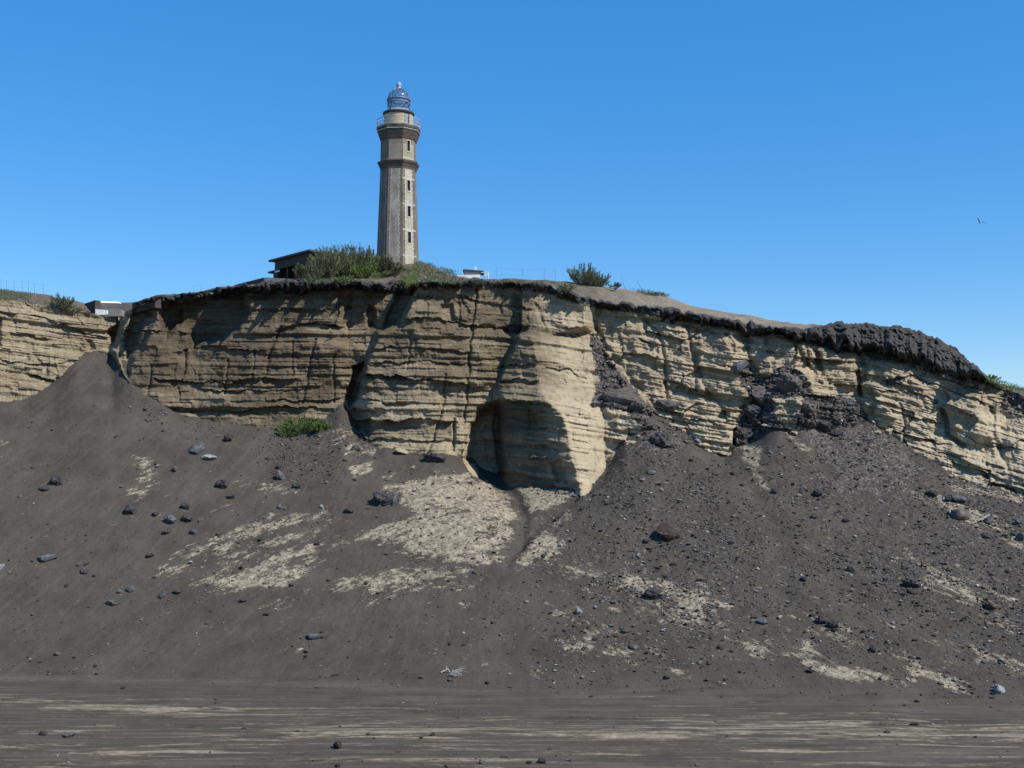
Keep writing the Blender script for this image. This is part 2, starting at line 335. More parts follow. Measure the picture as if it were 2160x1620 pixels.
def relief(X, Yp):
    S = (Yp-hx(X))*.048                                    # stratigraphic coordinate
    # macro solids ------------------------------------------------
    left = 113.2 + 1.5*(840-Yp)/100 + np.clip(X, -400, 260)*.022
    left = left + 60*sstep(244, 330, X)
    mleft = 113.2 + 1.25*(890-Yp)/100 + L([(255,.4),(300,0),(420,.9),(520,0),(640,-.3),(700,.3),(735,1.4),(800,1.6),(900,.5),(1000,.8),(1240,2.4)])(X)
    edge = L([(560,300),(640,292),(690,262),(740,246),(790,262),(830,288),(900,330),(1000,400)])(Yp)
    mleft = mleft + np.where(X < edge, (edge-X)*.30, 0)
    mright = 113.2 + 1.75*(900-Yp)/100 + L([(1200,2.2),(1240,1.8),(1262,3.3),(1290,2.5),(1330,.6),(1420,.2),(1520,.4),(1560,1.6),(1600,2.2),(1700,1.8),(1810,2.6),(1835,1.),(1900,-.6),(1990,-1.6),(2080,-2.2),(2160,-2.6),(2600,-5)])(X)
    mright = mright + L([(1500,0),(1830,0),(2000,.9),(2160,1.8),(3000,3)])(X)*(900-Yp)/100*.6
    mright = mright - np.maximum(Yp-800, 0)*.036*sstep(1550, 1600, X)*(1-sstep(1800, 1850, X)) - np.maximum(Yp-880, 0)*.03*sstep(1850, 1950, X)
    k = sstep(1235, 1247, X + (Yp-640)*-.06)
    main = mleft*(1-k)+mright*k
    D = np.minimum(left, main)
    # central block
    pc = [(884,560),(868,640),(842,690),(800,704),(786,740),(772,768),(752,792),(742,820),(740,860),(760,900),(775,940),(800,1000),(1060,1040),(1040,900),(1052,830),(1085,770),(1110,720),(1200,700),(1236,690),(1236,640),(1190,560)]
    sd = sdpoly(pc, X, Yp)
    blk = 110.6 + 1.62*(940-Yp)/100 + .9*sstep(900, 1040, X) + 1.3*((X-885)/160.)**2*(X < 1100) + np.maximum(sd+3, 0)*.16
    blk = blk + 1.3*np.exp(-((X-745)/22.)**2) 
    D = np.minimum(D, blk)
    # front buttress with its shaded left flank
    cr = L([(640,1118),(700,1122),(760,1130),(820,1140),(846,1148),(852,1160),(872,1182),(900,1194),(960,1204),(1000,1216),(1040,1226)])(Yp)
    lf = np.where(Yp > 846, 3.5+.0*Yp, 2.5)
    dc = 106.7 + 2.3*(1020-Yp)/100
    but = dc + np.where(X < cr, (cr-X)/100*lf, (X-cr)/100*2.9)
    und = ((Yp > 848) & (X < cr))*1.0
    D_f = sstep(846, 862, Yp)*(1-sstep(0, 12, X-cr))*sstep(1046, 1056, X)
    but = but + (-2.9*np.clip((Yp-808)/42., 0, 1)*sstep(1040, 1062, X)*(1-sstep(1215, 1320, X)) + 1.2*np.clip((Yp-860)/150., 0, 1)*np.clip((cr-X)/60., 0, 1))
    lb = L([(640,1105),(700,1100),(740,1086),(790,1062),(830,1042),(850,1050),(900,1050),(1000,1046),(1060,1050)])(Yp)
    but = but + np.where(X < lb, (lb-X)*.20, 0) + np.maximum(712-Yp, 0)*.08
    D = np.minimum(D, but)
    # smaller masses on the right: polygon, D0, x0, y0, gx, gy, side
    jr = fbm(X*.035, Yp*.06, 0, 3, 177)*2
    for poly, D0, x0, y0, gx, gy, sd_ in [
        ([(1296,680),(1340,660),(1420,672),(1452,700),(1470,780),(1500,850),(1560,930),(1545,968),(1500,960),(1430,930),(1380,880),(1330,820),(1285,730)], 111.6, 1430, 900, -.8, 2.3, .05),
        ([(1452,700),(1540,706),(1562,760),(1580,850),(1540,880),(1500,840),(1478,800),(1466,740)], 111.9, 1520, 860, -1., 2.2, .10),
        ([(1325,880),(1420,905),(1440,940),(1330,935)], 108.6, 1380, 920, .8, 3., .05),
        ([(1430,860),(1500,850),(1545,920),(1548,966),(1500,960),(1450,930)], 109.9, 1500, 930, -.5, 2.2, .06),
        ([(1590,706),(1650,704),(1690,730),(1668,775),(1640,800),(1600,790),(1580,750)], 113.6, 1640, 780, -1.5, 1.9, .09),
        ([(1718,726),(1800,744),(1808,780),(1790,815),(1750,812),(1728,790)], 113.9, 1770, 800, -1.4, 1.7, .09),
        ([(1628,840),(1680,836),(1700,860),(1680,890),(1630,880)], 109.6, 1660, 870, -.6, 2.2, .06),
        ([(1822,752),(1900,770),(1980,850),(1990,930),(1900,930),(1860,880),(1836,830)], 111.1, 1900, 900, -.5, 2.2, .06),
        ([(1998,860),(2060,850),(2090,920),(2060,950),(2020,930)], 108.6, 2050, 920, -1.6, 1.8, .09)]:
        sd = sdpoly(poly, X, Yp)
        D = np.minimum(D, D0+gx*(X-x0)/100+gy*(y0-Yp)/100 + np.maximum(sd+2+5*jr, 0)*sd_*.7 + .35*np.exp(np.minimum(sd, 0)/6.))
    # recesses: polygon, depth, soft edge
    for poly, a, e in [
        ([(330,640),(420,628),(470,612),(528,612),(524,660),(505,700),(470,716),(430,728),(405,745),(395,700),(372,690),(350,720),(338,680)], 3.1, 12),
        ([(282,650),(330,645),(322,690),(300,740),(270,760),(262,700)], 1.6, 10), ([(228,700),(262,668),(292,640),(322,660),(296,700),(282,760),(268,800),(244,745)], 2.2, 9),
        ([(352,650),(386,648),(380,700),(358,705)], .9, 8),
        ([(716,618),(745,612),(738,655),(722,664)], .9, 8),
        ([(722,640),(768,645),(770,668),(800,690),(770,700),(726,690)], .8, 8),
        ([(776,640),(792,650),(800,690),(782,696),(770,668)], 1.4, 8),
        ([(835,612),(880,608),(864,650),(838,688),(808,700),(822,660)], 1.5, 8),
        ([(742,772),(772,760),(770,800),(756,840),(736,862),(728,840),(738,800)], 2.6, 8),
        ([(925,640),(955,640),(958,668),(988,680),(950,682),(928,672)], .8, 8),
        ([(1016,858),(1060,840),(1070,880),(1070,940),(1070,1040),(1010,1010),(980,965),(990,905)], 3.6, 18),
        ([(740,855),(775,870),(790,905),(775,925),(750,895)], 1.5, 9),
        ([(1060,690),(1085,684),(1118,690),(1100,706),(1066,708)], .9, 6),
        ([(1800,785),(1814,775),(1822,840),(1810,836)], 1.8, 6),
        ([(1545,905),(1556,900),(1556,940),(1546,948)], 1.8, 4),
        ([(1398,800),(1410,805),(1408,850),(1398,845)], .6, 6),
        ([(1160,975),(1190,970),(1200,1020),(1175,1018)], .9, 8),
        ([(1715,735),(1728,740),(1738,790),(1730,800),(1716,760)], 1., 6),
        ([(1985,858),(2000,866),(2004,915),(2040,938),(2028,946),(1992,920)], 1.3, 6),
        ([(-30,670),(4,672),(4,730),(-30,740)], 1.2, 8),
        ([(180,715),(196,718),(204,738),(186,742)], .7, 6)]:
        jx = 6*fbm(X*.03, Yp*.03, 0, 3, 77); sd = sdpoly(poly, X+jx, Yp+jx*.6)
        D = D + a*(1-sstep(-e, e*.4, sd))
    # ledges: lip line, recess below it, fade (px)
    for pts, a, fd in [
        ([(768,793),(830,791),(880,800),(960,806),(1015,817)], 1.15, 26), ([(758,838),(800,848),(862,848)], .5, 12),
        ([(850,672),(920,672),(1000,686),(1090,696)], .75, 18), ([(872,625),(960,622),(1040,640),(1120,650)], .35, 12),
        ([(745,886),(830,888),(900,884),(955,890)], .95, 34), ([(770,924),(940,930),(985,932)], .4, 12), ([(745,866),(800,868)], .5, 14),
        ([(586,698),(618,684),(660,680),(722,689)], .8, 22), ([(500,800),(560,796),(628,800)], .8, 18), ([(370,742),(440,730),(500,738),(560,742)], .5, 14),
        ([(330,798),(430,806),(512,808)], .6, 14), ([(360,862),(500,866),(580,856),(690,862)], .55, 16), ([(560,842),(640,846),(720,842)], .35, 12),
        ([(420,820),(540,824),(640,818)], .45, 12), ([(290,700),(340,696),(400,706)], .4, 12), ([(780,734),(860,730),(990,742)], .35, 12), ([(790,765),(900,762),(1020,768)], .4, 12),
        ([(530,652),(600,650),(700,652)], .45, 12), ([(20,704),(60,705),(100,715)], .5, 14), ([(60,790),(95,800),(124,800)], .5, 12), ([(0,660),(70,665),(150,684)], .35, 12),
        ([(120,680),(180,700),(230,712)], .45, 12), ([(0,760),(80,770),(160,760)], .3, 12), ([(1030,848),(1060,842),(1120,846)], .5, 14),
        ([(1040,775),(1090,768),(1130,772)], .5, 14), ([(1050,806),(1090,800),(1136,805)], .45, 12), ([(1140,775),(1200,780),(1238,800)], .3, 10),
        ([(1060,905),(1120,900),(1190,908)], .45, 12), ([(1060,940),(1120,936),(1200,945)], .45, 12), ([(1060,966),(1130,964),(1200,975)], .5, 12), ([(1100,872),(1150,870),(1180,880)], .4, 10),
        ([(1190,690),(1220,692),(1244,702)], .6, 16), ([(1350,715),(1400,730),(1412,735)], .5, 12), ([(1290,740),(1340,748),(1390,752)], .3, 10),
        ([(1390,690),(1440,700),(1480,712)], .3, 9), ([(1410,800),(1470,820),(1490,836)], .7, 18), ([(1415,880),(1500,890),(1530,900)], .3, 10), ([(1490,760),(1530,770),(1560,785)], .35, 12),
        ([(1880,862),(1930,880),(1980,890)], .5, 14), ([(1840,820),(1920,825),(1980,845)], .45, 12), ([(1860,800),(1930,790),(2000,822),(2080,850)], .5, 12),
        ([(1880,905),(1935,925),(1990,935)], .45, 10), ([(2000,970),(2060,990),(2110,1010)], .7, 14), ([(2090,840),(2140,860),(2200,880)], .4, 12), ([(2090,930),(2160,950)], .4, 12),
        ([(1600,745),(1640,742),(1680,752)], .3, 10), ([(1720,762),(1760,760),(1800,766)], .35, 10)]:
        xs = [p[0] for p in pts]; ly = L(pts)(X) + 3*vnoise(X*.05, 0, 0, int(xs[0])) + 1.6*vnoise(X*.17, 0, 0, 3+int(xs[0]))
        d = Yp-ly; tp = tapers(X, xs[0]-12, xs[-1]+12, 26)
        am = a*tp*(.75+.45*vnoise(X*.04, 3, 0, int(xs[0])+1))
        D = D + am*np.where(d < 0, 0, np.clip(1-d/fd, 0, 1)**1.3) - .45*am*np.where(d < 0, np.exp(d/(.5*fd)), 0)
    # joints
    for pts, wd, a in [
        ([(1006,610),(997,680),(990,740),(986,830),(978,900)], 3, .5), ([(968,640),(970,690)], 2.5, .3), ([(716,618),(713,660),(700,690)], 3, .5),
        ([(664,716),(650,790),(640,850)], 3, .4), ([(592,690),(572,740),(556,800)], 4, .5), ([(704,750),(704,850)], 2.5, .35), ([(940,790),(936,850),(905,950)], 3, .4),
        ([(958,884),(955,950)], 3, .7), ([(1012,862),(1000,900),(975,945),(968,960)], 4, .8), ([(865,700),(860,780)], 2, .25), ([(1345,660),(1390,700),(1402,760),(1405,810)], 4, .6),
        ([(1450,690),(1464,760),(1470,820)], 4, .5), ([(1245,642),(1254,690),(1272,716)], 5, .9), ([(1530,700),(1550,740)], 4, .4), ([(1120,850),(1118,900)], 2, .3),
        ([(1270,720),(1330,800),(1375,850)], 6, .5), ([(1668,712),(1688,745),(1720,790)], 5, .8), ([(1700,730),(1706,770)], 3, .6), ([(1900,852),(1912,900),(1908,935)], 3, .4),
        ([(620,720),(616,800)], 2, .25), ([(480,760),(476,830)], 2.5, .3), ([(395,740),(385,800)], 3, .4), ([(320,770),(310,840)], 3, .4), ([(1060,610),(1056,660)], 2, .2),
        ([(540,740),(532,790)], 2, .3), ([(100,760),(96,800)], 3, .3), ([(1180,900),(1176,960)], 2, .2), ([(905,640),(900,672)], 2, .2), ([(1130,640),(1150,690)], 2, .15), ([(2090,860),(2100,930),(2130,1000)], 5, .5)]:
        jx = 3*vnoise(Yp*.08, X*.01, 0, 9); d = dline(pts, X+jx, Yp); D = D + a*np.exp(-(d/wd)**2)
    # rounded small-scale blocks and bedding
    wx, wy, wz = P(X, Yp, 113.)
    So = S + .13*fbm(wx*.10, wz*.12, 0, 3, 21) + .05*fbm(wx*.6, wz*.5, 0, 3, 22)
    m1 = .55+.6*vnoise(wx*.09, So*.35, 0, 31); m2 = np.clip(.5+.9*fbm(wx*.22, So*.8, 0, 3, 32), 0, 1.3); m3 = np.clip(.5+1.1*fbm(wx*.35, So*1.6, 0, 3, 33), 0, 1.4)
    rg = np.clip(.62+1.1*fbm(wx*.06, wz*.09, 0, 3, 501), .12, 1.25); m2 = m2*rg; m3 = m3*rg*np.clip(.8+.9*fbm(wx*.2, wz*.2, 0, 2, 502), .2, 1.3)
    D = D + layers(So, 1.1, 3.4, .62, 1)*np.clip(m1, 0, 1.2) + layers(So, .35, .9, .44, 2)*m2 + layers(So+.03*vnoise(wx*1.1, So, 0, 5), .14, .36, .20, 3)*m3
    D = D + D_f*(layers(So+.3, .45, .8, .42, 9) + .30*fbm(wx*.5, So*1.2, 0, 3, 401) + .25*np.abs(fbm(wx*.9, So*.5, 0, 3, 402)))
    brk = vnoise(np.floor(wx*.7+.5*vnoise(wx*.9, So*.7, 0, 411)), np.floor(So*1.8+.3*vnoise(wx*.5, 0, 0, 413)), 0, 412); D = D + .10*brk
    rough_ = .25 + sstep(1240, 1300, X)*.28
    D = D + 1.1*fbm(wx*.07, wz*.06, 0, 2, 503) + .85*fbm(wx*.13, wz*.10, 0, 4, 41) + .35*fbm(wx*.34, So*.5, 0, 3, 45) + 1.5*np.exp(-np.maximum(Yp-c1(X), 0)/16.)*(sstep(330, 430, X)*(1-sstep(850, 890, X))+.5*sstep(1560, 1600, X)*(1-sstep(1900, 1990, X))) + rough_*fbm(wx*.8, wz*.7, 0, 5, 42, .6) + .10*np.abs(fbm(wx*2.6, So*2.2, 0, 3, 43))
    # vertical flutes on the sloping right-hand part
    D = D + sstep(1250, 1320, X)*.35*np.abs(vnoise(wx*.45+.3*vnoise(0, wz*.3, 0, 8), wz*.06, 0, 44))
    # broken, stepped beds on the right
    rt_ = sstep(1240, 1330, X); D = D + rt_*(.45*fbm(wx*.5, So*1.1, 0, 4, 145, .6) - .55*vnoise(np.floor(wx*.28+.35*vnoise(wx*.4, wz*.6, 0, 171)), np.floor(So*.8+.2*vnoise(wx*.3, 0, 0, 5)), 0, 151) - .3*np.abs(fbm(wx*.35, So*.9, 3, 3, 146)))
    # blocky plan-view joints
    D = D - .13*(vnoise(np.floor(wx*.42+.3*vnoise(wx*.3, wz*.5, 0, 71)), np.floor(So*.55), 0, 51)) * (1-sstep(1240, 1300, X)*.6)
    return D, So, wx, wz

NR = 300
vv = np.linspace(0, 1, NR)[:, None]
top = c1(cols)[None, :]-6; bot = bnd(cols)[None, :]
bots = np.maximum(gsm(bot, 10, 1), bot)+26
Xg = np.repeat(cols[None, :], NR, 0); Yg = top + vv*(bots-top)
Dg, Sg, wxg, wzg = relief(Xg, Yg)
# rubble / ash cover and fresh faces on the cliff, plus painted facet shade
rub = np.zeros_like(Xg)
for poly, a, e in [([(1240,700),(1262,700),(1300,770),(1350,830),(1400,880),(1440,910),(1360,915),(1320,870),(1240,860),(1262,800),(1250,760)], .72, 12),
                   ([(1620,790),(1660,762),(1700,790),(1720,830),(1800,835),(1850,900),(1700,930),(1560,930),(1580,850),(1590,800)], .74, 14), ([(1556,760),(1580,770),(1620,850),(1590,850),(1560,800)], .9, 8),
                   ([(1380,880),(1440,905),(1500,955),(1470,955),(1400,910)], .8, 8), ([(1540,950),(1560,880),(1600,860),(1620,900),(1570,960)], .8, 8),
                   ([(1930,950),(2000,925),(2080,980),(2160,1030),(2160,1045),(2060,1010),(1990,1000)], .36, 12), ([(1880,790),(1920,792),(1905,812),(1880,806)], .6, 8),
                   ([(1150,690),(1220,700),(1240,720),(1180,712)], .5, 8), ([(2100,810),(2220,820),(2220,900),(2120,880)], .55, 14), ([(1820,740),(2080,800),(2060,830),(1900,770),(1830,765)], .55, 10),
                   ([(560,870),(720,850),(730,870),(600,905)], .3, 8)]:
    sd = sdpoly(poly, Xg, Yg); rub = np.maximum(rub, a*(1-sstep(-e, e, sd)))
rub = np.maximum(rub, .65*(1-sstep(0, 9, Yg-c1(Xg)))*sstep(270, 300, Xg))
rub = np.maximum(rub, sstep(1270, 1340, Xg)*(.18+.5*fbm(wxg*.25, Sg*.5, 0, 4, 190)))
D_r = rub*0
Dg = Dg - .35*rub*(.5+.5*fbm(wxg*1.8, wzg*1.8, 0, 3, 91))
rub = rub*(1-.95*np.exp(-(dline([(1640,870),(1700,925),(1760,960)], Xg, Yg)/9)**2))*(1-.9*(1-sstep(-4, 6, sdpoly([(1632,842),(1690,838),(1700,866),(1650,880)], Xg, Yg))))
fresh_shade = .45 + .35*sstep(1120, 1200, Xg) - .05*sstep(1290, 1400, Xg) + .12*(1-sstep(150, 300, Xg)) - .30*sstep(255, 330, Xg)*(1-sstep(690, 760, Xg))*(1-.6*sstep(780, 860, Yg)) - .12*sstep(700, 760, Xg)*(1-sstep(1060, 1200, Xg))*(1-sstep(760, 860, Yg)) + .25*sstep(800, 900, Yg)*sstep(700, 800, Xg)
fresh_shade = fresh_shade - .42*(1-sstep(-6, 8, sdpoly([(1050,850),(1150,846),(1182,872),(1200,920),(1216,1000),(1226,1036),(1050,1036)], Xg, Yg))) - .25*(1-sstep(-10, 10, sdpoly([(745,884),(955,884),(960,925),(770,925)], Xg, Yg)))  # painted shade darkens the buttress facet; lower central band darkened too
x, y, z = P(Xg, Yg, Dg)
me = mesh_np('cliff', np.stack([x, y, z], -1).reshape(-1, 3), gridfaces(NR, NC, True), True, {'strat': Sg, 'rub': rub, 'fresh_shade': fresh_shade})
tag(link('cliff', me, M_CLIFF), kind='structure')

# ------------------------------------------------------------------ talus and flat ground
bi = bnd(cols); bk = 1-sstep(300, 420, cols); bi = bi*(1-bk)+gsm(bi, 11)*bk
Db, _, _, _ = relief(cols[None, :], bi[None, :]); Db = gsm(Db[0], 4)
bx, by, bz = P(cols, bi, Db)
tx, ty, tz0 = P(cols, toe(cols), 80.)                     # toe on z=0
def flatY(px, py):                                        # depth where the ray meets z=0
    v_ = (810-py)/F; return -CAMZ*(CP-v_*SP)/(v_*CP+SP)
tY = flatY(cols, toe(cols)+3*vnoise(cols*.006, 0, 0, 320))
NS = 380
ss = np.linspace(0, 1.0, NS)
ZZ = []; YY = []; PX = []
bys = [gsm(by, sg) for sg in (3, 55, 150)]; bzs = [gsm(bz, sg) for sg in (3, 55, 150)]
def mixs(arrs, s):
    q = (1-s)*4.4
    if q < 1: return arrs[0]*(1-q)+arrs[1]*q
    q = min(q-1, 1); return arrs[1]*(1-q)+arrs[2]*q
for s in np.concatenate([ss, [1.03, 1.08, 1.15]]):
    se = min(s, 1); yb = mixs(bys, se); zb = mixs(bzs, se)
    YY.append(tY+(yb-tY)*s); ZZ.append(zb*(s**1.14 if s < 1 else 1+(s-1)*.9)); PX.append(cols)
YY = np.array(YY); ZZ = np.array(ZZ); UU = (cols[None, :]-1080)/F
# keep the column's photo x exact: X = u*t, t from the ray through (Y,z)
def xfrom(u, Y, z): return u*(Y*CP+(z-CAMZ)*SP)
# foreground rows, from behind the camera up to the toe
fr = [-60, -30, -8, 0, 10, 25, 38, 46, 50]
fgY = []; 
n1 = 150
prow = np.linspace(1660, 0, n1)  # placeholder
for q in fr: fgY.append(np.full(NC, float(q)))
for k in range(n1):
    rr_ = 1680+(toe(cols)-1680)*(k/n1); yy = flatY(cols, rr_); fgY.append(yy)
fgY = np.array(fgY); fgZ = np.zeros_like(fgY)
hill = 14.3*(1-sstep(2, 50, fgY)); fgZ = hill
YA = np.concatenate([fgY, YY]); ZA = np.concatenate([fgZ, ZZ])
UA = np.repeat(UU, len(YA), 0)
XA = UA*(np.maximum(YA, 30)*CP+(ZA-CAMZ)*SP)
row_t = 810-F*(( (ZA-CAMZ)*CP-YA*SP)/np.maximum(YA*CP+(ZA-CAMZ)*SP, 1e-3)); PXA = np.repeat(cols[None, :], len(YA), 0)
below = np.clip((row_t-bnd(PXA))/40., 0, 1)               # 0 at the cliff foot
amp = .35+.65*below
dz = .55*fbm(XA*.07, YA*.05, 0, 3, 61)*amp + .10*fbm(XA*.5, YA*.4, 0, 4, 62)
dz = dz + .05*fbm(XA*2.2, YA*2.2, 0, 3, 63)
onslope = sstep(0, 3, ZA)*(YA > 60)
dz = dz*(.25+.75*onslope)
# low parallel ripples of the drained flat
dz = dz + (1-onslope)*.05*np.sin(YA*1.9+1.5*fbm(XA*.03, YA*.1, 0, 2, 64)+XA*.02)
# pale tuff mound and chutes beside it
def gau(pts, wd): return np.exp(-(dline(pts, PXA, row_t)/wd)**2)
ch1 = gau([(1290,972),(1255,1020),(1200,1062),(1140,1110),(1100,1150)], 13); ch2 = gau([(1066,1012),(1090,1050),(1108,1095),(1098,1150),(1070,1190)], 12)
ch3 = gau([(1545,975),(1580,1020),(1620,1080),(1640,1150),(1650,1250)], 24); ch4 = gau([(1640,880),(1690,930),(1760,1000)], 10)
dz = dz - .35*(ch1+ch2) - .2*ch3 - .2*ch4
MOUND = [(845,1012),(930,998),(1000,998),(1042,1010),(1075,1050),(1094,1090),(1090,1130),(1060,1180),(1010,1216),(930,1204),(850,1176),(790,1168),(752,1150),(748,1122),(800,1100),(860,1085),(850,1050)]
sdm = sdpoly(MOUND, PXA, row_t); dz = dz + .7*(1-sstep(-70, 0, sdm))*onslope
# ash fan ridges

ZA = ZA+dz
# colour masks
tan = np.zeros_like(XA); rb = np.zeros_like(XA); pale = np.zeros_like(XA)
jx = 14*fbm(XA*.25, YA*.25, 0, 3, 65); jy = 10*fbm(XA*.3, YA*.3, 0, 3, 66)
def region(poly, a, e, arr):
    e = e*2.0; a = a*1.02 if a < .8 else a
    sd = sdpoly(poly, PXA+jx, row_t+jy); return np.maximum(arr, a*(1-sstep(-e, e*.8, sd)))
tan = np.maximum(tan, (.78+.16*sstep(1060, 1090, PXA+(1050-row_t)*.1)-.16*sstep(1060, 1190, row_t)*(1-sstep(900, 1060, PXA)))*(1-sstep(-26, 12, sdpoly(MOUND, PXA+.9*jx, row_t+.9*jy)-6*sstep(1040, 1080, PXA))))
for poly, a, e in [
    ([(330,1185),(400,1150),(480,1085),(560,1072),(650,1090),(705,1110),(690,1180),(640,1235),(590,1252),(500,1240),(400,1225)], .50, 30),
    ([(330,1180),(430,1190),(610,1210),(600,1245),(500,1240),(340,1215)], .66, 14), ([(690,1200),(900,1190),(1010,1230),(1000,1260),(900,1285),(760,1275)], .50, 20),
    ([(1085,1028),(1150,1030),(1240,1036),(1200,1062),(1120,1092),(1098,1060)], .95, 6), ([(1095,1125),(1170,1120),(1190,1170),(1120,1200),(1085,1190)], .62, 14),
    ([(275,960),(300,965),(352,1000),(350,1040),(270,1060),(250,1040),(285,1000)], .55, 12), ([(735,985),(790,972),(785,995),(745,1012)], .95, 6),
    ([(500,1022),(560,1018),(640,1032),(625,1050),(530,1048)], .62, 10), ([(690,900),(740,880),(790,940),(760,960),(700,950)], .52, 14), ([(820,1010),(860,1000),(850,1030),(820,1060),(800,1030)], .55, 10),
    ([(1500,960),(1600,1000),(1650,1090),(1620,1080),(1560,1000)], .40, 8), ([(1560,930),(1600,940),(1612,1000),(1630,1040),(1600,1036),(1570,990)], .85, 6), ([(1636,870),(1670,890),(1740,960),(1760,1000),(1720,985),(1650,920)], .55, 10),
    ([(1860,1010),(1960,1060),(2060,1120),(2160,1170),(2160,1150),(2070,1085),(1980,1040),(1900,1006)], .62, 12), ([(1900,1160),(2160,1240),(2160,1300),(1950,1220)], .32, 20), ([(2000,1020),(2160,1045),(2160,1062),(2020,1040)], .7, 8),
    ([(1170,1335),(1250,1340),(1262,1376),(1200,1372)], .62, 10), ([(1260,1360),(1380,1390),(1480,1425),(1470,1440),(1360,1420),(1265,1385)], .42, 14), ([(1558,1346),(1620,1352),(1640,1392),(1580,1390)], .60, 10),
    ([(1660,1300),(1800,1310),(1835,1350),(1760,1362),(1690,1340)], .48, 16), ([(1690,1395),(1780,1405),(1940,1420),(1960,1444),(1800,1436),(1700,1425)], .72, 10), ([(1890,1380),(1960,1400),(2100,1440),(2120,1478),(2020,1470),(1920,1425)], .58, 14),
    ([(1980,1350),(2160,1400),(2160,1430),(2050,1400)], .45, 14), ([(870,1350),(1000,1370),(1170,1410),(1150,1436),(960,1400)], .36, 20), ([(1200,1215),(1520,1230),(1560,1300),(1300,1320),(1180,1270)], .34, 30),
    ([(1640,1390),(1700,1330),(1720,1340),(1740,1380),(1700,1400)], .45, 12), ([(2060,1290),(2160,1300),(2160,1360),(2080,1330)], .36, 12), ([(600,1355),(660,1358),(660,1375),(610,1372)], .45, 8), ([(380,1290),(470,1305),(440,1340),(400,1335)], .40, 10),
    ([(0,920),(30,920),(20,936),(0,938)], .6, 6), ([(1180,1060),(1240,1050),(1200,1110),(1130,1160),(1110,1150)], .38, 14)]:
    tan = region(poly, a, e, tan)
kk = np.interp(PXA, [0, 700, 1000, 1300, 2160], [.34, .20, .0, -.20, -.30])
SA = XA*.93+0*ZA; SB = ZA*1.25-kk*XA
streak = fbm(SA*.16, SB*.75, 0, 4, 301, .6)
med = fbm(SA*.55, SB*1.3, 0, 4, 302, .6)
tan = np.where(tan > .02, tan - .05 + streak*(.36*(1-sstep(.6, .85, tan))+.10) + med*(.34*(1-sstep(.75, .95, tan))+.12), tan)
tan = tan*(1-.9*np.clip(ch1+ch2+ch3*.9, 0, 1))
tan = tan + .14*sstep(1050, 1200, PXA)*sstep(1000, 1150, row_t)*onslope + .10*sstep(900,1000,row_t)*sstep(200,320,PXA) + .06*onslope
flat = sstep(-48, 40, row_t-toe(PXA)+16*fbm(XA*.05, YA*.1, 0, 3, 310))
band = lambda pts, wd: np.exp(-((row_t-L(pts)(PXA))/wd)**2)
fl = .25 + .14*sstep(1530, 1600, row_t) + .36*band([(0,1478),(200,1492),(500,1500),(800,1512),(2160,1530)], 15)*(1-.55*sstep(550, 900, PXA)) \
     + .32*band([(0,1540),(1080,1545),(2160,1545)], 16)*sstep(300, 900, PXA) + .18*band([(0,1432),(600,1440),(1100,1462),(1600,1478),(2160,1492)], 5)
fl = fl + .12*fbm(XA*.02, YA*.15, 0, 3, 68)
tan = tan*(1-flat)+fl*flat
pale = .45*band([(0,1432),(600,1440),(1100,1462),(1600,1478),(2160,1492)], 6) + .6*band([(1500,1640),(1800,1600),(2160,1575)], 16)*sstep(1500, 1900, PXA)
for pts in ([(150,760),(90,880),(0,1010)], [(250,830),(120,960),(0,1040)], [(200,760),(60,920),(0,970)]): pale = np.maximum(pale, .22*gau(pts, 8))
for poly, a, e in [([(1300,920),(1400,900),(1480,950),(1560,1030),(1620,1120),(1640,1300),(1500,1330),(1300,1300),(1180,1200),(1200,1100),(1270,1010)], .50, 40),
    ([(1600,860),(1700,848),(1800,850),(1880,910),(1990,990),(2160,1050),(2200,1300),(1900,1280),(1700,1200),(1650,1060),(1620,960)], .54, 30), ([(1620,850),(1830,850),(1900,930),(1980,990),(1900,1060),(1760,1060),(1680,960)], .85, 20),
    ([(560,890),(720,860),(800,940),(780,970),(700,1040),(560,1000)], .50, 24), ([(260,860),(320,850),(420,890),(560,910),(540,940),(400,920)], .40, 20), ([(1340,905),(1450,905),(1480,950),(1400,980),(1300,960)], .75, 14),
    ([(200,760),(255,770),(262,800),(215,800)], .42, 10), ([(1960,1030),(2160,1070),(2160,1140),(2050,1120)], .55, 20)]:
    rb = region(poly, a, e, rb)
rb = rb*(1-np.clip(ch1+ch2+ch3+ch4, 0, 1)*.8)*(1-flat)*(1-.7*sstep(.5, .8, tan))
dz2 = .16*rb*np.maximum(fbm(XA*2.4, YA*2.4, ZA*2.4, 3, 69), -.2)*onslope
ZA = ZA+dz2
vg = np.stack([XA, YA, ZA], -1)
me = mesh_np('ground', vg.reshape(-1, 3), gridfaces(*XA.shape), True, {'tan': tan, 'rub': rb, 'flat': flat, 'pale': pale, 'sa': SA, 'sb': SB, 'tr': XA+np.interp(PXA, [0, 600, 1100, 1500, 2160], [-1.1, -.7, .1, .5, .8])*ZA})
tag(link('ground', me, M_GROUND), kind='structure')

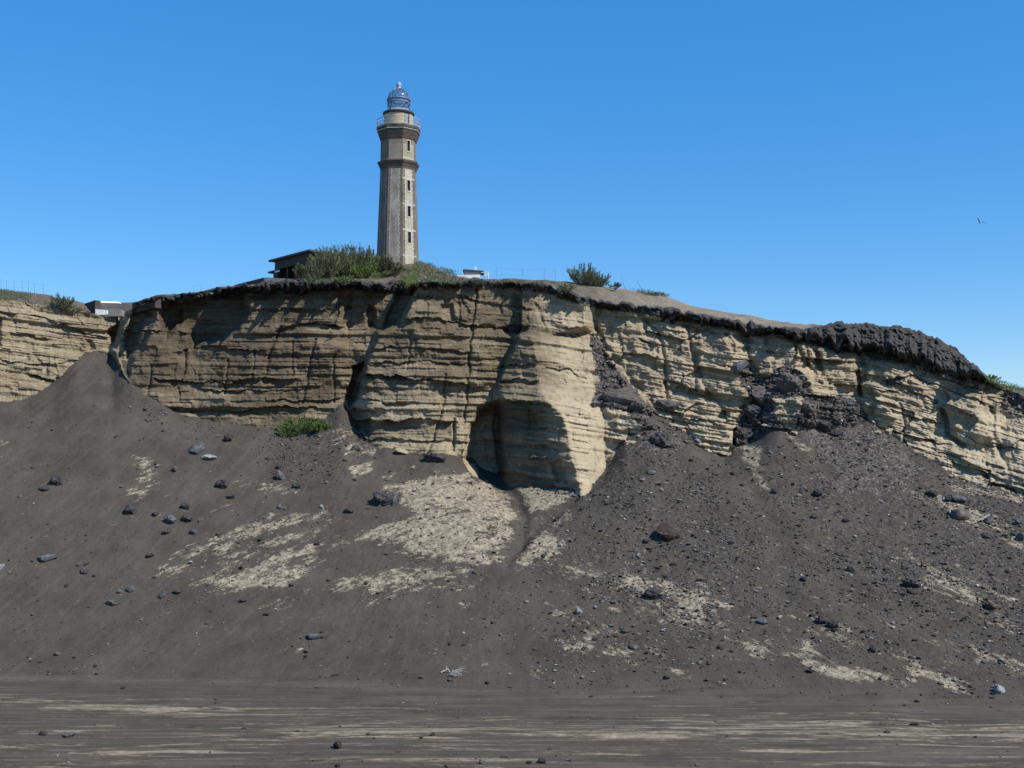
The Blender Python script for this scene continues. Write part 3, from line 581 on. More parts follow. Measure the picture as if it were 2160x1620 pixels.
# ------------------------------------------------------------------ lava cap
msk = (cols > 284) & (cols < 2112); cc = cols[msk]; nc = len(cc); NV = 64
Dc1 = gsm(relief(cc[None, :], (c1(cc)+30)[None, :])[0][0], 5)
over = L([(284,.7),(330,1.8),(420,3.0),(520,3.0),(560,2.4),(700,2.2),(760,2.2),(850,1.4),(900,.5),(1100,.5),(1180,.8),(1300,.55),(1500,.6),(1600,1.2),(1700,1.1),(1800,1.1),(1900,.8),(2000,.5),(2112,.1)])(cc)
ow = 1-.8*sstep(1690, 1760, cc); over = over*np.clip(.66+(.7*vnoise(cc*.03, 0, 0, 81)+.6*vnoise(cc*.11, 0, 0, 82))*ow, .05, 2)
back = L([(284,1.0),(560,1.2),(900,1.8),(1230,1.8),(1650,1.6),(1730,2.5),(1850,5.5),(1960,6),(2040,5),(2112,2)])(cc)
t_ = np.linspace(0, 1, NV)[:, None]
r0 = captop(cc)[None, :]; r1 = c1(cc)[None, :]-1+(10*vnoise(cc*.06, 0, 0, 83)+8*vnoise(cc*.2, 0, 0, 89))[None, :]
r1 = np.maximum(r1, r0+6)
thick = r1-r0
thin = np.clip(26./thick, .15, 1)     # share of the height taken by the overhanging lip
Yc = r0+t_*thick
lip = 1-thin*.75
Dcap = np.where(t_ < lip, -over + back*(1-t_/lip)**1.0, -over + (over+1.6)*((t_-lip)/(1-lip))**2.2) + Dc1[None, :]
Xc = np.repeat(cc[None, :], NV, 0)
wx, wy, wz = P(Xc, Yc, Dcap)
chunk = fbm(wx*.9, wz*1.2, wy*.4, 4, 84, .6); cel = vnoise(np.floor(wx*.9+.4*vnoise(wx, wz, 0, 1)), np.floor(wz*1.6+.5*vnoise(wx*.8, 0, 0, 2)), 0, 85)
ed = np.minimum(1, 6*t_)
Dcap = Dcap + np.interp(Xc, [1200, 1300, 1600, 1750], [1, .6, .7, .65])*(.95*chunk+.55*cel-.5*np.abs(fbm(wx*1.5, wz*1.8, 5, 3, 184))+.45*fbm(wx*3, wz*3, 0, 4, 86, .65))*ed
pw = np.interp(Xc, [1690, 1760], [2, 14]); Yc = Yc + 4.5*vnoise(Xc*.07, 0, 0, 87)*(1-t_)**pw + 2.2*vnoise(Xc*.21, 0, 0, 88)*(1-t_)**pw
Dcap = Dcap + sstep(1700, 1780, Xc)*(.9*fbm(wx*.35, wz*.5, 0, 4, 186, .6)+.25*vnoise(wx*3.5, wz*4, 0, 187))*ed
x, y, z = P(Xc, Yc, Dcap)
me = mesh_np('lava_layer', np.stack([x, y, z], -1).reshape(-1, 3), gridfaces(NV, nc, True), True)
tag(link('lava_layer', me, M_LAVA), kind='structure')
cap0 = (Yc[0], Dcap[0])

# ------------------------------------------------------------------ plateau behind the edge
fr_row = c1(cols)-5; fr_D = relief(cols[None, :], fr_row[None, :])[0][0]
fr_row = fr_row.copy(); fr_D = fr_D.copy(); fr_row[msk] = cap0[0]+1.0; fr_D[msk] = cap0[1]-.05
skr = sky_(cols) + 1.5*vnoise(cols*.05, 0, 0, 94); skd = skyD(cols)
a0 = np.array(P(cols, fr_row, fr_D)); a1 = np.array(P(cols, np.minimum(skr, fr_row+25), np.maximum(skd, fr_D+6)))
NPl = 70; rowsP = []; a0s = gsm(a0, 14, 1); a0s[:, ~msk] = a0[:, ~msk]
for k in range(NPl):
    q = k/(NPl-1); e = q
    p = a0s+(a1-a0s)*e+(a0-a0s)*max(0, 1-e*14); rowsP.append(p)
for dd, dzz in ((4, -.15), (12, -.8), (30, -3), (80, -9), (250, -22), (900, -40), (4000, -60)):
    p = a1.copy(); p[1] += dd; p[0] *= (1+dd/140.); p[2] += dzz; rowsP.append(p)
PP = np.array(rowsP).transpose(0, 2, 1)
qq = np.clip(np.arange(len(rowsP))/(NPl-1), 0, 1)[:, None]; lite = (sstep(1200, 1350, cols)*(1-sstep(1700, 1760, cols)))[None, :]*np.ones_like(qq)
wgt = np.sin(np.clip(qq, 0, .98)*math.pi)+.05
PP[..., 2] += wgt*(.5*fbm(PP[..., 0]*.3, PP[..., 1]*.3, 0, 4, 95)+.10*fbm(PP[..., 0]*2, PP[..., 1]*2, 0, 3, 96))
rubp = np.clip(sstep(270, 300, cols)*(1-sstep(560, 640, cols)) + sstep(1690, 1740, cols) + (sstep(180, 200, cols)*(1-sstep(270, 300, cols))), 0, 1)[None, :]*np.ones_like(qq) + (1-sstep(0, .15, qq))*.5
me = mesh_np('plateau', PP.reshape(-1, 3), gridfaces(*PP.shape[:2]), True, {'rub': np.clip(rubp, 0, 1), 'lite': lite})
tag(link('plateau', me, M_PLAT), kind='structure')

# ------------------------------------------------------------------ ray casts on the terrain
def bvh_of(v2d, step=3):
    s = v2d[::step, ::step]; n, m = s.shape[:2]
    return BVHTree.FromPolygons(s.reshape(-1, 3).tolist(), gridfaces(n, m).tolist())
keep = slice(9, None)
im = np.where((cols > -120) & (cols < 2280))[0]
VC = np.stack(P(Xg, Yg, Dg), -1)[:, im]; VL = np.stack([x, y, z], -1)
BV = [bvh_of(vg[keep][:, im], 2), bvh_of(VC, 2), bvh_of(VL, 1), bvh_of(PP[:NPl+4][:, im], 2)]
def hit(px, py):
    o = Vector((0, 0, CAMZ)); d = (PV(px, py, 100)-o).normalized(); best = None
    for b in BV:
        h = b.ray_cast(o, d, 400)
        if h[0] is not None and (best is None or h[3] < best[3]): best = h
    if best is None: return PV(px, py, 135), Vector((0, 0, 1))
    n = best[1]
    if n.dot(d) > 0: n = -n
    return best[0], n
def mpp(p): return p.y/F       # metres per photo pixel at a point

# ------------------------------------------------------------------ rocks
def ico(sub):
    bm = bmesh.new(); bmesh.ops.create_icosphere(bm, subdivisions=sub, radius=1)
    v = np.array([p.co[:] for p in bm.verts]); f = np.array([[q.index for q in p.verts] for p in bm.faces]); bm.free(); return v, f
def rock_verts(seed, sub=4, jag=.25, cuts=9):
    r = np.random.RandomState(seed); v, f = ico(sub); v = v.copy()
    v *= 1+.28*fbm(v[:, 0]*1.1+seed, v[:, 1]*1.1, v[:, 2]*1.1, 3, seed)[:, None]
    for i in range(cuts):
        n = r.normal(size=3); n /= np.linalg.norm(n); d = r.uniform(.45, .78)
        s = v@n; o = np.maximum(s-d, 0); v -= o[:, None]*n*.93
    v += v*(jag*fbm(v[:, 0]*3.1, v[:, 1]*3.1, v[:, 2]*3.1+seed, 4, seed+3, .6))[:, None]
    v /= np.abs(v).max(0)
    return v, f
def mat_rock(name, stops, bumpd=.05, sc=3.):
    t = NT(name, .85, .25); v = t.obj(); n = t.noise(v, sc, 6, .7); m = t.noise(v, sc*.4, 3)
    f = t.math('ADD', t.math('MULTIPLY', n, .6), t.math('MULTIPLY', m, .4))
    col = t.ramp(f, stops)
    h = t.math('ADD', t.noise(v, sc*2.5, 5, .7), t.math('MULTIPLY', t.voro(v, sc*2.2), .5))
    return t.out(col, t.bump(h, 1., bumpd).outputs[0])
RM = {'dark': mat_rock('dark_lava', [(.35, (.022, .021, .023)), (.5, (.05, .047, .048)), (.65, (.10, .094, .093))]),
      'grey': mat_rock('grey_lava', [(.35, (.05, .052, .058)), (.5, (.09, .092, .096)), (.65, (.19, .19, .19))]),
      'pale': mat_rock('pale_stone', [(.35, (.16, .18, .19)), (.5, (.25, .265, .27)), (.65, (.42, .44, .44))]),
      'red': mat_rock('rusty_scoria', [(.35, (.025, .017, .015)), (.5, (.055, .036, .030)), (.65, (.10, .07, .058))], .08, 4),
      'brown': mat_rock('brown_breccia', [(.35, (.05, .042, .036)), (.5, (.10, .084, .072)), (.65, (.17, .145, .12))]),
      'tan': mat_rock('tuff_block', [(.35, (.20, .16, .09)), (.5, (.33, .265, .16)), (.65, (.45, .37, .24))])}
RV = {}
for kind, jag, cuts, seeds in (('block', .10, 12, (1, 2, 3, 4)), ('jag', .42, 5, (5, 6, 7, 8)), ('slab', .12, 10, (9, 10, 11))):
    RV[kind] = [rock_verts(s, 4 if kind != 'jag' else 5, jag, cuts) for s in seeds]
RME = {}
def rock_mesh(kind, i, mat):
    k = (kind, i, mat)
    if k not in RME:
        v, f = RV[kind][i % len(RV[kind])]; me = mesh_np('rock', v, f, kind == 'jag'); me.materials.append(RM[mat]); RME[k] = me
    return RME[k]
rr = random.Random(3)
# px, py (centre), width, height in photo px, kind, colour, label, group
BO = [
 (412,944,38,28,'block','grey','large grey boulder high on the left ash slope, pale on its right side'),
 (439,963,36,12,'slab','pale','pale pitted slab lying tilted just below the large grey boulder'),
 (483,922,24,18,'jag','dark','dark stone with a pale chip, up and right of the large grey boulder'),
 (370,987,13,17,'block','grey','narrow upright grey stone standing alone below the large grey boulder'),
 (117,1013,28,24,'jag','dark','spiky dark lava block on the smooth ash of the far left slope'),
 (93,1030,26,10,'slab','dark','low flat dark stone touching the spiky lava block on the far left'),
 (277,1074,26,22,'block','dark','square dark boulder just under a tan patch on the left slope'),
 (325,1084,18,12,'block','dark','small dark stone between the square boulder and the cluster of lava stones'),
 (359,1094,30,22,'jag','grey','biggest stone of the left slope cluster, grey and angular, above the pale patches'),
 (394,1092,28,17,'jag','dark','dark humped stone at the right of the left slope cluster'),
 (390,1067,24,14,'jag','dark','small dark stone topmost in the left slope cluster'),
 (348,1122,18,11,'slab','dark','flat dark stone below the left slope cluster, nearest its left side'),
 (407,1121,18,12,'jag','grey','small grey stone below the left slope cluster, nearest its right side'),
 (466,1020,30,20,'jag','dark','spiky dark lava stone beside a diagonal tan streak, left of the wide tan bar'),
 (484,1047,22,11,'slab','dark','thin dark slab at the left end of the wide tan bar'),
 (98,1174,42,19,'block','grey','long grey boulder with a rusty dark left end, near the left edge'),
 (314,1171,20,10,'slab','dark','small flat dark stone left of the frayed pale patches, below the cluster'),
 (182,1188,12,9,'block','dark','tiny grey stone right of the long rusty boulder'),
 (175,1205,20,10,'slab','dark','small dark stone right of and below the long rusty boulder'),
 (2,1194,16,17,'block','pale','pale blue boulder cut by the left edge of the picture'),
 (592,1002,19,22,'block','grey','rounded blue grey boulder above the wide tan bar, below the green shrub'),
 (588,984,16,9,'slab','dark','dark sliver of lava just above the rounded blue grey boulder'),
 (625,1025,22,11,'jag','dark','dark rough stone at the right end of the wide tan bar'),
 (591,1068,12,10,'block','grey','small blue grey stone under the wide tan bar'),
 (679,1068,9,8,'block','pale','small pale blue pebble left of the crumbly dark stone'),
 (805,1052,58,36,'jag','dark','large jagged black lava boulder at the left rim of the cracked pale mound'),
 (832,1050,15,32,'slab','grey','pale grey slab leaning on the right side of the large jagged lava boulder'),
 (736,1076,23,13,'jag','dark','crumbly dark stone left of the large jagged lava boulder'),
 (918,962,54,25,'jag','dark','oval black lava boulder resting at the foot of the central cliff'),
 (751,944,24,12,'jag','grey','grey rough stone right of the green shrub at the cliff foot'),
 (668,1146,13,9,'jag','dark','small dark stone on the ash gap between the two big pale patches'),
 (234,1270,35,14,'block','grey','rounded light grey boulder lowest on the left slope'),
 (254,1247,14,9,'block','grey','small grey stone above the rounded light grey boulder'),
 (274,1242,20,13,'jag','grey','rough grey stone above and right of the rounded light grey boulder'),
 (341,1254,17,16,'block','grey','upright grey stone right of the rounded light grey boulder'),
 (373,1248,22,9,'jag','dark','flat pair of dark stone lumps right of the upright grey stone'),
 (511,1266,20,9,'slab','dark','dark sliver stone just under the frayed pale patch of the left slope'),
 (139,1234,10,8,'block','dark','tiny stone alone on the smooth left ash below the long rusty boulder'),
 (260,1450,13,7,'jag','dark','small dark stone on the line where the left slope meets the flat'),
 (142,1551,28,10,'slab','grey','low grey stone on the flat at the bottom left'),
 (90,1547,20,9,'jag','dark','crumbled dark stone left of the low grey stone on the bottom left flat'),
 (664,1340,40,15,'block','grey','wedge shaped blue grey boulder alone at the bottom of the centre left slope'),
 (826,1343,9,5,'block','dark','tiny black stone right of the wedge shaped blue grey boulder'),
 (979,1359,13,7,'block','dark','small black stone above the bleached driftwood'),
 (712,1571,20,19,'jag','dark','dark humped stone on the streaked flat at bottom centre left'),
 (711,1614,13,10,'block','dark','small round dark stone at the bottom edge below the humped one'),
 (1018,1607,15,10,'block','grey','small grey stone at the bottom edge, centre of the picture'),
 (1143,1605,20,12,'jag','dark','dark pointed stone at the bottom edge, right of the small grey one'),
 (1161,1449,6,5,'block','dark','single black pebble on the pale line at the edge of the flat'),
 (1410,1118,54,38,'block','red','big rusty red brown boulder on the dark scree fan under the right cliff'),
 (1364,1141,18,9,'jag','dark','dark stone just left of and below the big rusty boulder'),
 (1395,926,52,36,'jag','dark','tumbled black lava lump crowning the top of the dark scree fan'),
 (1412,938,40,18,'jag','brown','brown lava lump at the right foot of the black lump on the fan top'),
 (1375,995,20,10,'slab','grey','low grey stone high on the scree fan below its crowning lump'),
 (1518,980,12,10,'block','grey','small blue grey stone at the right rim of the scree fan top'),
 (1545,998,15,10,'block','dark','round dark stone in the smooth ash chute right of the scree fan'),
 (1181,1150,14,9,'block','pale','small pale stone left of the scree fan beside the broken tan patch'),
 (1377,1253,42,27,'jag','dark','large rough dark boulder low on the scree fan below the rusty one'),
 (1222,1288,15,14,'block','pale','bluish white rounded stone at the lower left of the scree fan'),
 (1611,1308,26,16,'block','grey','smooth dark grey boulder with a tail of stone, right of the large rough dark boulder'),
 (1592,1301,16,7,'slab','dark','thin dark stone touching the left of the smooth grey boulder'),
 (1496,1399,11,6,'block','dark','tiny dark stone below and left of the smooth grey boulder'),
 (1737,1307,25,19,'block','dark','left one of two touching boulders on the lower right slope'),
 (1761,1315,34,20,'jag','dark','right one of two touching boulders on the lower right slope, the blacker one'),
 (1843,1369,19,15,'jag','dark','dark stone right of and below the two touching boulders'),
 (1925,1228,42,27,'jag','dark','large dark boulder with a deep black underside on the right slope'),
 (2092,1275,26,22,'jag','brown','brown black boulder near the right edge, right of the deep shaded one'),
 (1795,1200,18,15,'jag','dark','small dark boulder left of the large one with the black underside'),
 (1695,1221,16,11,'jag','dark','small dark stone on the right slope above the two touching boulders'),
 (2110,1452,26,20,'block','pale','bright bluish white boulder at the lower right corner of the slope'),
 (1861,1525,11,6,'block','grey','small round grey stone on the flat at lower right'),
 (1928,1527,20,8,'jag','dark','dark clod on the flat right of the small round grey stone'),
 (1968,1527,9,4,'block','pale','tiny white pebble on the flat, right of the dark clod'),
 (2030,1082,48,26,'block','brown','biggest dark boulder of the heap on the tan streak at the right'),
 (2008,1080,15,15,'slab','pale','small bright stone leaning on the left end of the biggest boulder of the right heap'),
 (2086,1096,24,19,'block','grey','blue grey boulder right of the right hand heap'),
 (2026,1052,38,18,'slab','grey','bluish slab lying along the top of the right hand heap'),
 (2000,1052,18,17,'jag','dark','black stone in the right hand heap left of the bluish slab'),
 (1966,1040,28,16,'jag','dark','black stone at the upper left start of the right hand heap'),
 (2154,1130,20,25,'block','grey','dark blue grey boulder cut by the right edge'),
 (2150,1101,18,16,'jag','grey','small blue grey stone above the boulder cut by the right edge'),
 (2083,1130,18,14,'block','dark','round dark stone below the right hand heap'),
 (2107,1120,10,8,'block','dark','small dark stone between the heap and the boulder cut by the right edge'),
 (1728,1038,27,18,'jag','dark','dark stone in the middle of the right scree field'),
 (1635,1035,16,13,'jag','dark','dark stone at the lower end of the tan spur'),
 (1717,1090,17,9,'jag','dark','dark stone low in the right scree field, left one of a pair'),
 (1785,1097,18,11,'jag','dark','dark stone low in the right scree field, right one of a pair'),
 (1874,910,22,15,'slab','tan','beige slab of tuff on the scree under the far right cliff, the larger one'),
 (1853,912,18,9,'slab','tan','beige splinter of tuff left of the larger beige slab'),
 (2020,996,24,9,'slab','tan','upper one of two thin beige slabs under the low cliff at the right'),
 (2033,1008,14,9,'slab','tan','lower one of two thin beige slabs under the low cliff at the right'),
 (1762,912,40,17,'jag','dark','black stones with bluish tip below the dark overhang in the right scree'),
 (1305,832,86,44,'block','brown','huge brown rock slab lying across the rubble gully in the cliff'),
 (1345,855,42,26,'jag','brown','brown rock lump at the right foot of the huge brown slab in the gully'),
 (1412,850,56,34,'block','brown','big brown block lodged right of the rubble gully'),
 (1278,793,17,13,'block','grey','blue grey stone perched above the huge brown slab'),
 (1562,768,34,30,'block','grey','blue grey split slab stuck in the crevice of the right cliff'),
 (1608,828,46,44,'block','brown','tall grey brown block leaning at the head of the right scree'),
 (1588,866,40,30,'jag','dark','dark lump under the tall leaning block'),
 (1568,912,48,30,'jag','dark','black craggy lump beside the dark slit at the cliff foot'),
 (1625,878,40,26,'jag','brown','craggy brown lump right of the dark lump under the leaning block'),
 (1668,802,56,60,'jag','brown','heap like brown rock mass high in the right scree between two cliff noses'),
 (1700,858,58,34,'jag','brown','broad dark brown mass in the middle top of the right scree'),
 (1730,893,54,30,'jag','dark','broad black overhanging mass below the brown one in the right scree'),
 (1733,805,14,11,'block','dark','round dark stone on the tan ledge right of the high brown mass'),
 (1751,808,9,8,'block','dark','small dark stone on the tan ledge beside the round one'),
 (1971,847,17,12,'block','dark','dark round stone stuck in the far right cliff face'),
 (1888,805,44,18,'jag','dark','dark rock ledge block set in the upper far right cliff'),
 (1792,852,20,11,'slab','grey','grey slab at the top edge of the right scree'),
 (1085,692,44,26,'jag','dark','black thorny lump lodged on the ledge of the central cliff'),
 (1180,702,20,12,'block','brown','small brown rock on the ledge right of the black thorny lump'),
 (1942,912,14,10,'slab','grey','thin grey slab beneath the far right cliff'),
 (344,642,22,16,'block','grey','grey block at the cliff edge beside the broken dark wall'),
 (870,985,10,7,'block','tan','small tan block at the foot of the central cliff'),
 (848,952,30,13,'slab','tan','flat tan slab fallen against the foot of the central cliff'),
]
ORG = {}
for i, (px, py, ww, hh, kind, colr, lab) in enumerate(BO):
    p, n = hit(px, py+hh*.42); m = mpp(p)
    big = ww > 40
    sx = ww*.5*m*1.02; sz = hh*.5*m*1.12; sy = (sx+sz)*.5*rr.uniform(.8, 1.1)
    o = bpy.data.objects.new('boulder', rock_mesh(kind, rr.randrange(4), colr)); COL.objects.link(o)
    o.scale = (sx, sy, sz); o.rotation_euler = (rr.uniform(-.12, .12), rr.uniform(-.15, .15), rr.choice([0, math.pi])+rr.uniform(-.25, .25))
    o.location = p + Vector((0, sy*.25, sz*.55))
    tag(o, lab, 'boulder' if ww > 15 else 'stone', 'loose stones on the slopes and the flat')
    if ww <= 15: o.name = 'stone'

# ------------------------------------------------------------------ rubble too many to count
def gravel(name, pick, size, seed, mat, subs=0):
    r = np.random.RandomState(seed); V = []; Fc = []; T = []; nb = 0
    base = []
    for s in range(6):
        v, f = ico(1); v = v*(1+.35*np.random.RandomState(s+40).uniform(-1, 1, (len(v), 1)))*np.array([1, .8, .6]); base.append((v, f))
    for p in pick:
        v, f = base[r.randint(6)]; s = size(r); a = r.uniform(0, 6.28); c_, s_ = math.cos(a), math.sin(a)
        R = np.array([[c_, -s_, 0], [s_, c_, 0], [0, 0, 1]]); sc = np.array([r.uniform(.8, 1.5), r.uniform(.7, 1.2), r.uniform(.6, 1.2)])*s
        V.append((v*sc)@R.T+p+np.array([0, 0, .25*s])); Fc.append(f+nb); nb += len(v); T.append(np.full(len(v), r.uniform()))
    me = mesh_np(name, np.concatenate(V), np.concatenate(Fc), False, {'tint': np.concatenate(T)})
    return link(name, me, mat)
def mat_gravel(stops):
    t = NT('gravel_stone', .9, .15); a = t.attr('tint'); n = t.noise(t.pos(), 9., 4, .7)
    f = t.math('ADD', t.math('MULTIPLY', a, .85), t.math('MULTIPLY', n, .15)); return t.out(t.ramp(f, stops))
MG = mat_gravel([(.1, (.032, .029, .027)), (.45, (.075, .065, .055)), (.7, (.12, .108, .095)), (.88, (.20, .195, .19)), (.95, (.42, .40, .36))])
rs2 = np.random.RandomState(11)
ok = (PXA > -60) & (PXA < 2220) & (row_t < 1640) & (YA > 52) & (YA < 125) & (row_t > bnd(PXA)-6)
dens = (.02 + .10*sstep(900, 1300, PXA)*(1-flat) + .5*rb + .06*(tan > .3)*(1-flat))*ok*(.35+.65*sstep(-.2, .3, fbm(XA*.3, YA*.3, ZA*.3, 3, 201)))
dens = dens*np.where(flat > .5, .25, 1)
w_ = (dens/dens.sum()).ravel()
idx = rs2.choice(len(w_), 26000, p=w_, replace=False)
pts = vg.reshape(-1, 3)[idx]+rs2.uniform(-.06, .06, (len(idx), 3))*[1, 1, 0]
tag(gravel('gravel', pts, lambda r: min(.24, .031*math.exp(abs(r.normal(0, .72)))), 5, MG), 'small dark and pale lava stones strewn over the ash slope and flat', 'gravel', kind='stuff')
rc = rub.ravel()*(Xg.ravel() > -50)*(Xg.ravel() < 2210)*(Yg.ravel() < bnd(Xg.ravel()))
rc = np.where(rc > .45, rc, 0); idx = rs2.choice(len(rc), 3600, p=rc/rc.sum(), replace=False)
pts = np.stack(P(Xg, Yg, Dg), -1).reshape(-1, 3)[idx]
tag(gravel('rubble', pts, lambda r: min(.36, .07*math.exp(abs(r.normal(0, .65)))), 6, MG), 'dark broken lava rubble filling the gullies and ledges of the cliff', 'rubble', kind='stuff')

# ------------------------------------------------------------------ lighthouse
LD = 135.; KM = PV(839, 560, LD); lx = KM.x
base = Vector((lx, LD, PV(839, 556, LD).z))
zr = lambda row: PV(839, row, LD).z-base.z
pm = (PV(900, 400, LD)-PV(800, 400, LD)).x/100
PH = math.radians(18.8)
lh = empty('lighthouse', base, 'tall octagonal stone lighthouse with an iron lantern dome, standing on the cliff top', 'lighthouse')
def mat_shaft():
    t = NT('shaft_plaster', .92, .15); u = t.attr('u'); k = t.attr('face'); z_ = t.attr('hz'); up = t.attr('upper'); v = t.obj()
    wav = t.math('MULTIPLY', t.math('SINE', t.math('MULTIPLY', z_, 2*math.pi/.56)), .055)
    wob = t.math('MULTIPLY', t.math('SUBTRACT', t.noise(v, 3., 3), .5), .05)
    au = t.math('ADD', t.math('ABSOLUTE', u), t.math('ADD', wav, wob))
    q = t.rng(au, .60, .63); edge = t.math('MULTIPLY', t.rng(au, .52, .56), t.math('SUBTRACT', 1., q))
    q = t.math('MULTIPLY', q, t.math('SUBTRACT', 1., up)); edge = t.math('MULTIPLY', edge, t.math('SUBTRACT', 1., up))
    n = t.noise(t.scale(v, (1, 1, .5)), 1.2, 7, .7)
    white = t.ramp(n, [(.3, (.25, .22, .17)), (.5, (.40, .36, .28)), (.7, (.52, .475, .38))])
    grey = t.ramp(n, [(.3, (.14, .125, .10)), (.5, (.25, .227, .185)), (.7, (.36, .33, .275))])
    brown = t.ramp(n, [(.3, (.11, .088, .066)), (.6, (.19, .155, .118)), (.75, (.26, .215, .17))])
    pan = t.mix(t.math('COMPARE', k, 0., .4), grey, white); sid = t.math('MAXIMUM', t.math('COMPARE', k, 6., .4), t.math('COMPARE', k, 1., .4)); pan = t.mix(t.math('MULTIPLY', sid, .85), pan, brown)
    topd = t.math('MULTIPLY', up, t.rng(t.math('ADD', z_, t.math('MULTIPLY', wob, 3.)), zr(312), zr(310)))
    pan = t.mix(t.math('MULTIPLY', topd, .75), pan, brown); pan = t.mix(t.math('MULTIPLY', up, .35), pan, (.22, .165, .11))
    col = t.mix(q, pan, brown); col = t.mix(t.math('MULTIPLY', edge, .8), col, (.44, .41, .33))
    # pale cement courses
    cw = t.noise(v, 4., 3)
    for row, a in ((383.5, .85), (437.5, .7), (491.5, .9), (341, .9), (297, .8), (545, .8)):
        d = t.math('ABSOLUTE', t.math('SUBTRACT', t.math('ADD', z_, t.math('MULTIPLY', t.math('SUBTRACT', cw, .5), .25)), zr(row)))
        col = t.mix(t.math('MULTIPLY', t.math('MULTIPLY', t.rng(d, .12, .07), a), t.math('ADD', .12, t.math('MULTIPLY', t.math('COMPARE', k, 0., .4), .75))), col, (.48, .45, .37))
    edge2 = t.math('MULTIPLY', up, t.rng(t.math('ABSOLUTE', u), .93, .95)); col = t.mix(edge2, col, brown)
    return t.out(col, t.bump(t.math('ADD', n, t.noise(v, 8., 4)), .5, .05).outputs[0])
M_SH = mat_shaft()
def shaft(name, z0, z1, r0, r1, upper, holes):
    V = []; Fc = []; A = {'u': [], 'face': [], 'hz': [], 'upper': []}
    def ring(z): q = (z-z0)/(z1-z0); return r0+(r1-r0)*q
    def pt(k, u, z, inset=0.):
        R = ring(z); a, b = PH+k*math.pi/4, PH+(k+1)*math.pi/4
        p = Vector((R*math.sin(a), -R*math.cos(a), z)); q = Vector((R*math.sin(b), -R*math.cos(b), z))
        c = (a+b)/2; return p.lerp(q, (u+1)/2)-Vector((math.sin(c), -math.cos(c), 0))*inset
    def quad(ps, k, us, zs):
        b = len(V); V.extend(ps); Fc.append([b, b+1, b+2, b+3])
        for u_, z_ in zip(us, zs): A['u'].append(u_); A['face'].append(k); A['hz'].append(z_); A['upper'].append(upper)
    for k in range(8):
        us = [-1, 1]; zs = [z0, z1]; hl = holes if k == 0 else []
        if hl: us = [-1, -.24, .24, 1]; zs = sorted([z0, z1]+[h for p in hl for h in p])
        for i in range(len(us)-1):
            for j in range(len(zs)-1):
                ua, ub, za, zb = us[i], us[i+1], zs[j], zs[j+1]
                if i == 1 and len(us) == 4 and any(abs(za-h[0]) < 1e-6 for h in hl):
                    dpt = .18
                    c = [(ua, za), (ub, za), (ub, zb), (ua, zb)]
                    for m in range(4):
                        (u1, w1), (u2, w2) = c[m], c[(m+1) % 4]
                        quad([pt(k, u1, w1), pt(k, u2, w2), pt(k, u2, w2, dpt), pt(k, u1, w1, dpt)], 5, (0,)*4, (za,)*4)
                    continue
                quad([pt(k, ua, za), pt(k, ub, za), pt(k, ub, zb), pt(k, ua, zb)], k, (ua, ub, ub, ua), (za, za, zb, zb))
    me = mesh_np(name, np.array([v[:] for v in V]), np.array(Fc), False, {a: np.array(b) for a, b in A.items()})
    o = link(name, me, M_SH, lh); return o, pt
WIN = [(518, 495), (463, 441), (409, 387)]
Rb, Rm = 45.2*pm, 38.6*pm
zb0, zb1 = zr(585), zr(360)
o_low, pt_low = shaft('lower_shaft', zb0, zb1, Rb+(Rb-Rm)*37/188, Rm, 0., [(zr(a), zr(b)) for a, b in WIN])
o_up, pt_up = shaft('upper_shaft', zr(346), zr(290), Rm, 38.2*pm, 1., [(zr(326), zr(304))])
M_DARKGL = simple('dark_glass', (.012, .012, .014), (.025, .024, .028), rough=.3, bump=.05)
M_REVEAL = simple('window_surround', (.42, .38, .29), (.55, .50, .40), 5)
for pt, (a, b) in [(pt_low, w_) for w_ in WIN]+[(pt_up, (326, 304))]:
    za, zb = zr(a), zr(b); m = MB()
    fo = -.05
    for (ua, ub, wa, wb) in ((-.32, -.24, za-.12, zb+.10), (.24, .32, za-.12, zb+.10), (-.24, .24, zb, zb+.10), (-.24, .24, za-.14, za)):
        ps = [pt(0, ua, wa, .02), pt(0, ub, wa, .02), pt(0, ub, wb, .02), pt(0, ua, wb, .02), pt(0, ua, wa, fo), pt(0, ub, wa, fo), pt(0, ub, wb, fo), pt(0, ua, wb, fo)]
        m.add(ps, [(0,3,2,1),(4,5,6,7),(0,1,5,4),(1,2,6,5),(2,3,7,6),(3,0,4,7)])
    fr_ = m.build('window', M_REVEAL, lh)
    m = MB(); ps = [pt(0, u_, w__, .16) for u_, w__ in ((-.26, za-.05), (.26, za-.05), (.26, zb+.05), (-.26, zb+.05))]
    ps += [pt(0, u_, w__, .20) for u_, w__ in ((-.26, za-.05), (.26, za-.05), (.26, zb+.05), (-.26, zb+.05))]
    m.add(ps, [(0,1,2,3),(7,6,5,4),(0,4,5,1),(1,5,6,2),(2,6,7,3),(3,7,4,0)])
    m.build('pane', M_DARKGL, fr_)
M_STONE = simple('brown_basalt_trim', (.075, .056, .043), (.135, .103, .080), 2.5, .5, .85, .06)
M_PALETRIM = simple('pale_trim', (.36, .34, .29), (.52, .50, .42), 3)
def prof(rows): return [(r*pm, zr(y)) for r, y in rows]
m = MB(); m.lathe(prof([(37, 364), (39.2, 363), (39.8, 358), (41, 357), (41.6, 353), (43.2, 352), (45.2, 348), (45.2, 346), (44, 345), (37, 343)]), 8, PH, False); m.build('string_course', M_STONE, lh)
m = MB(); m.lathe(prof([(37, 302), (39.6, 300), (41.5, 294), (44, 288), (44.5, 284.5), (45.6, 284), (46, 279), (47.4, 278), (47.6, 273.5), (45, 272.5), (20, 272)]), 8, PH, False); gal = m.build('gallery', M_STONE, lh)
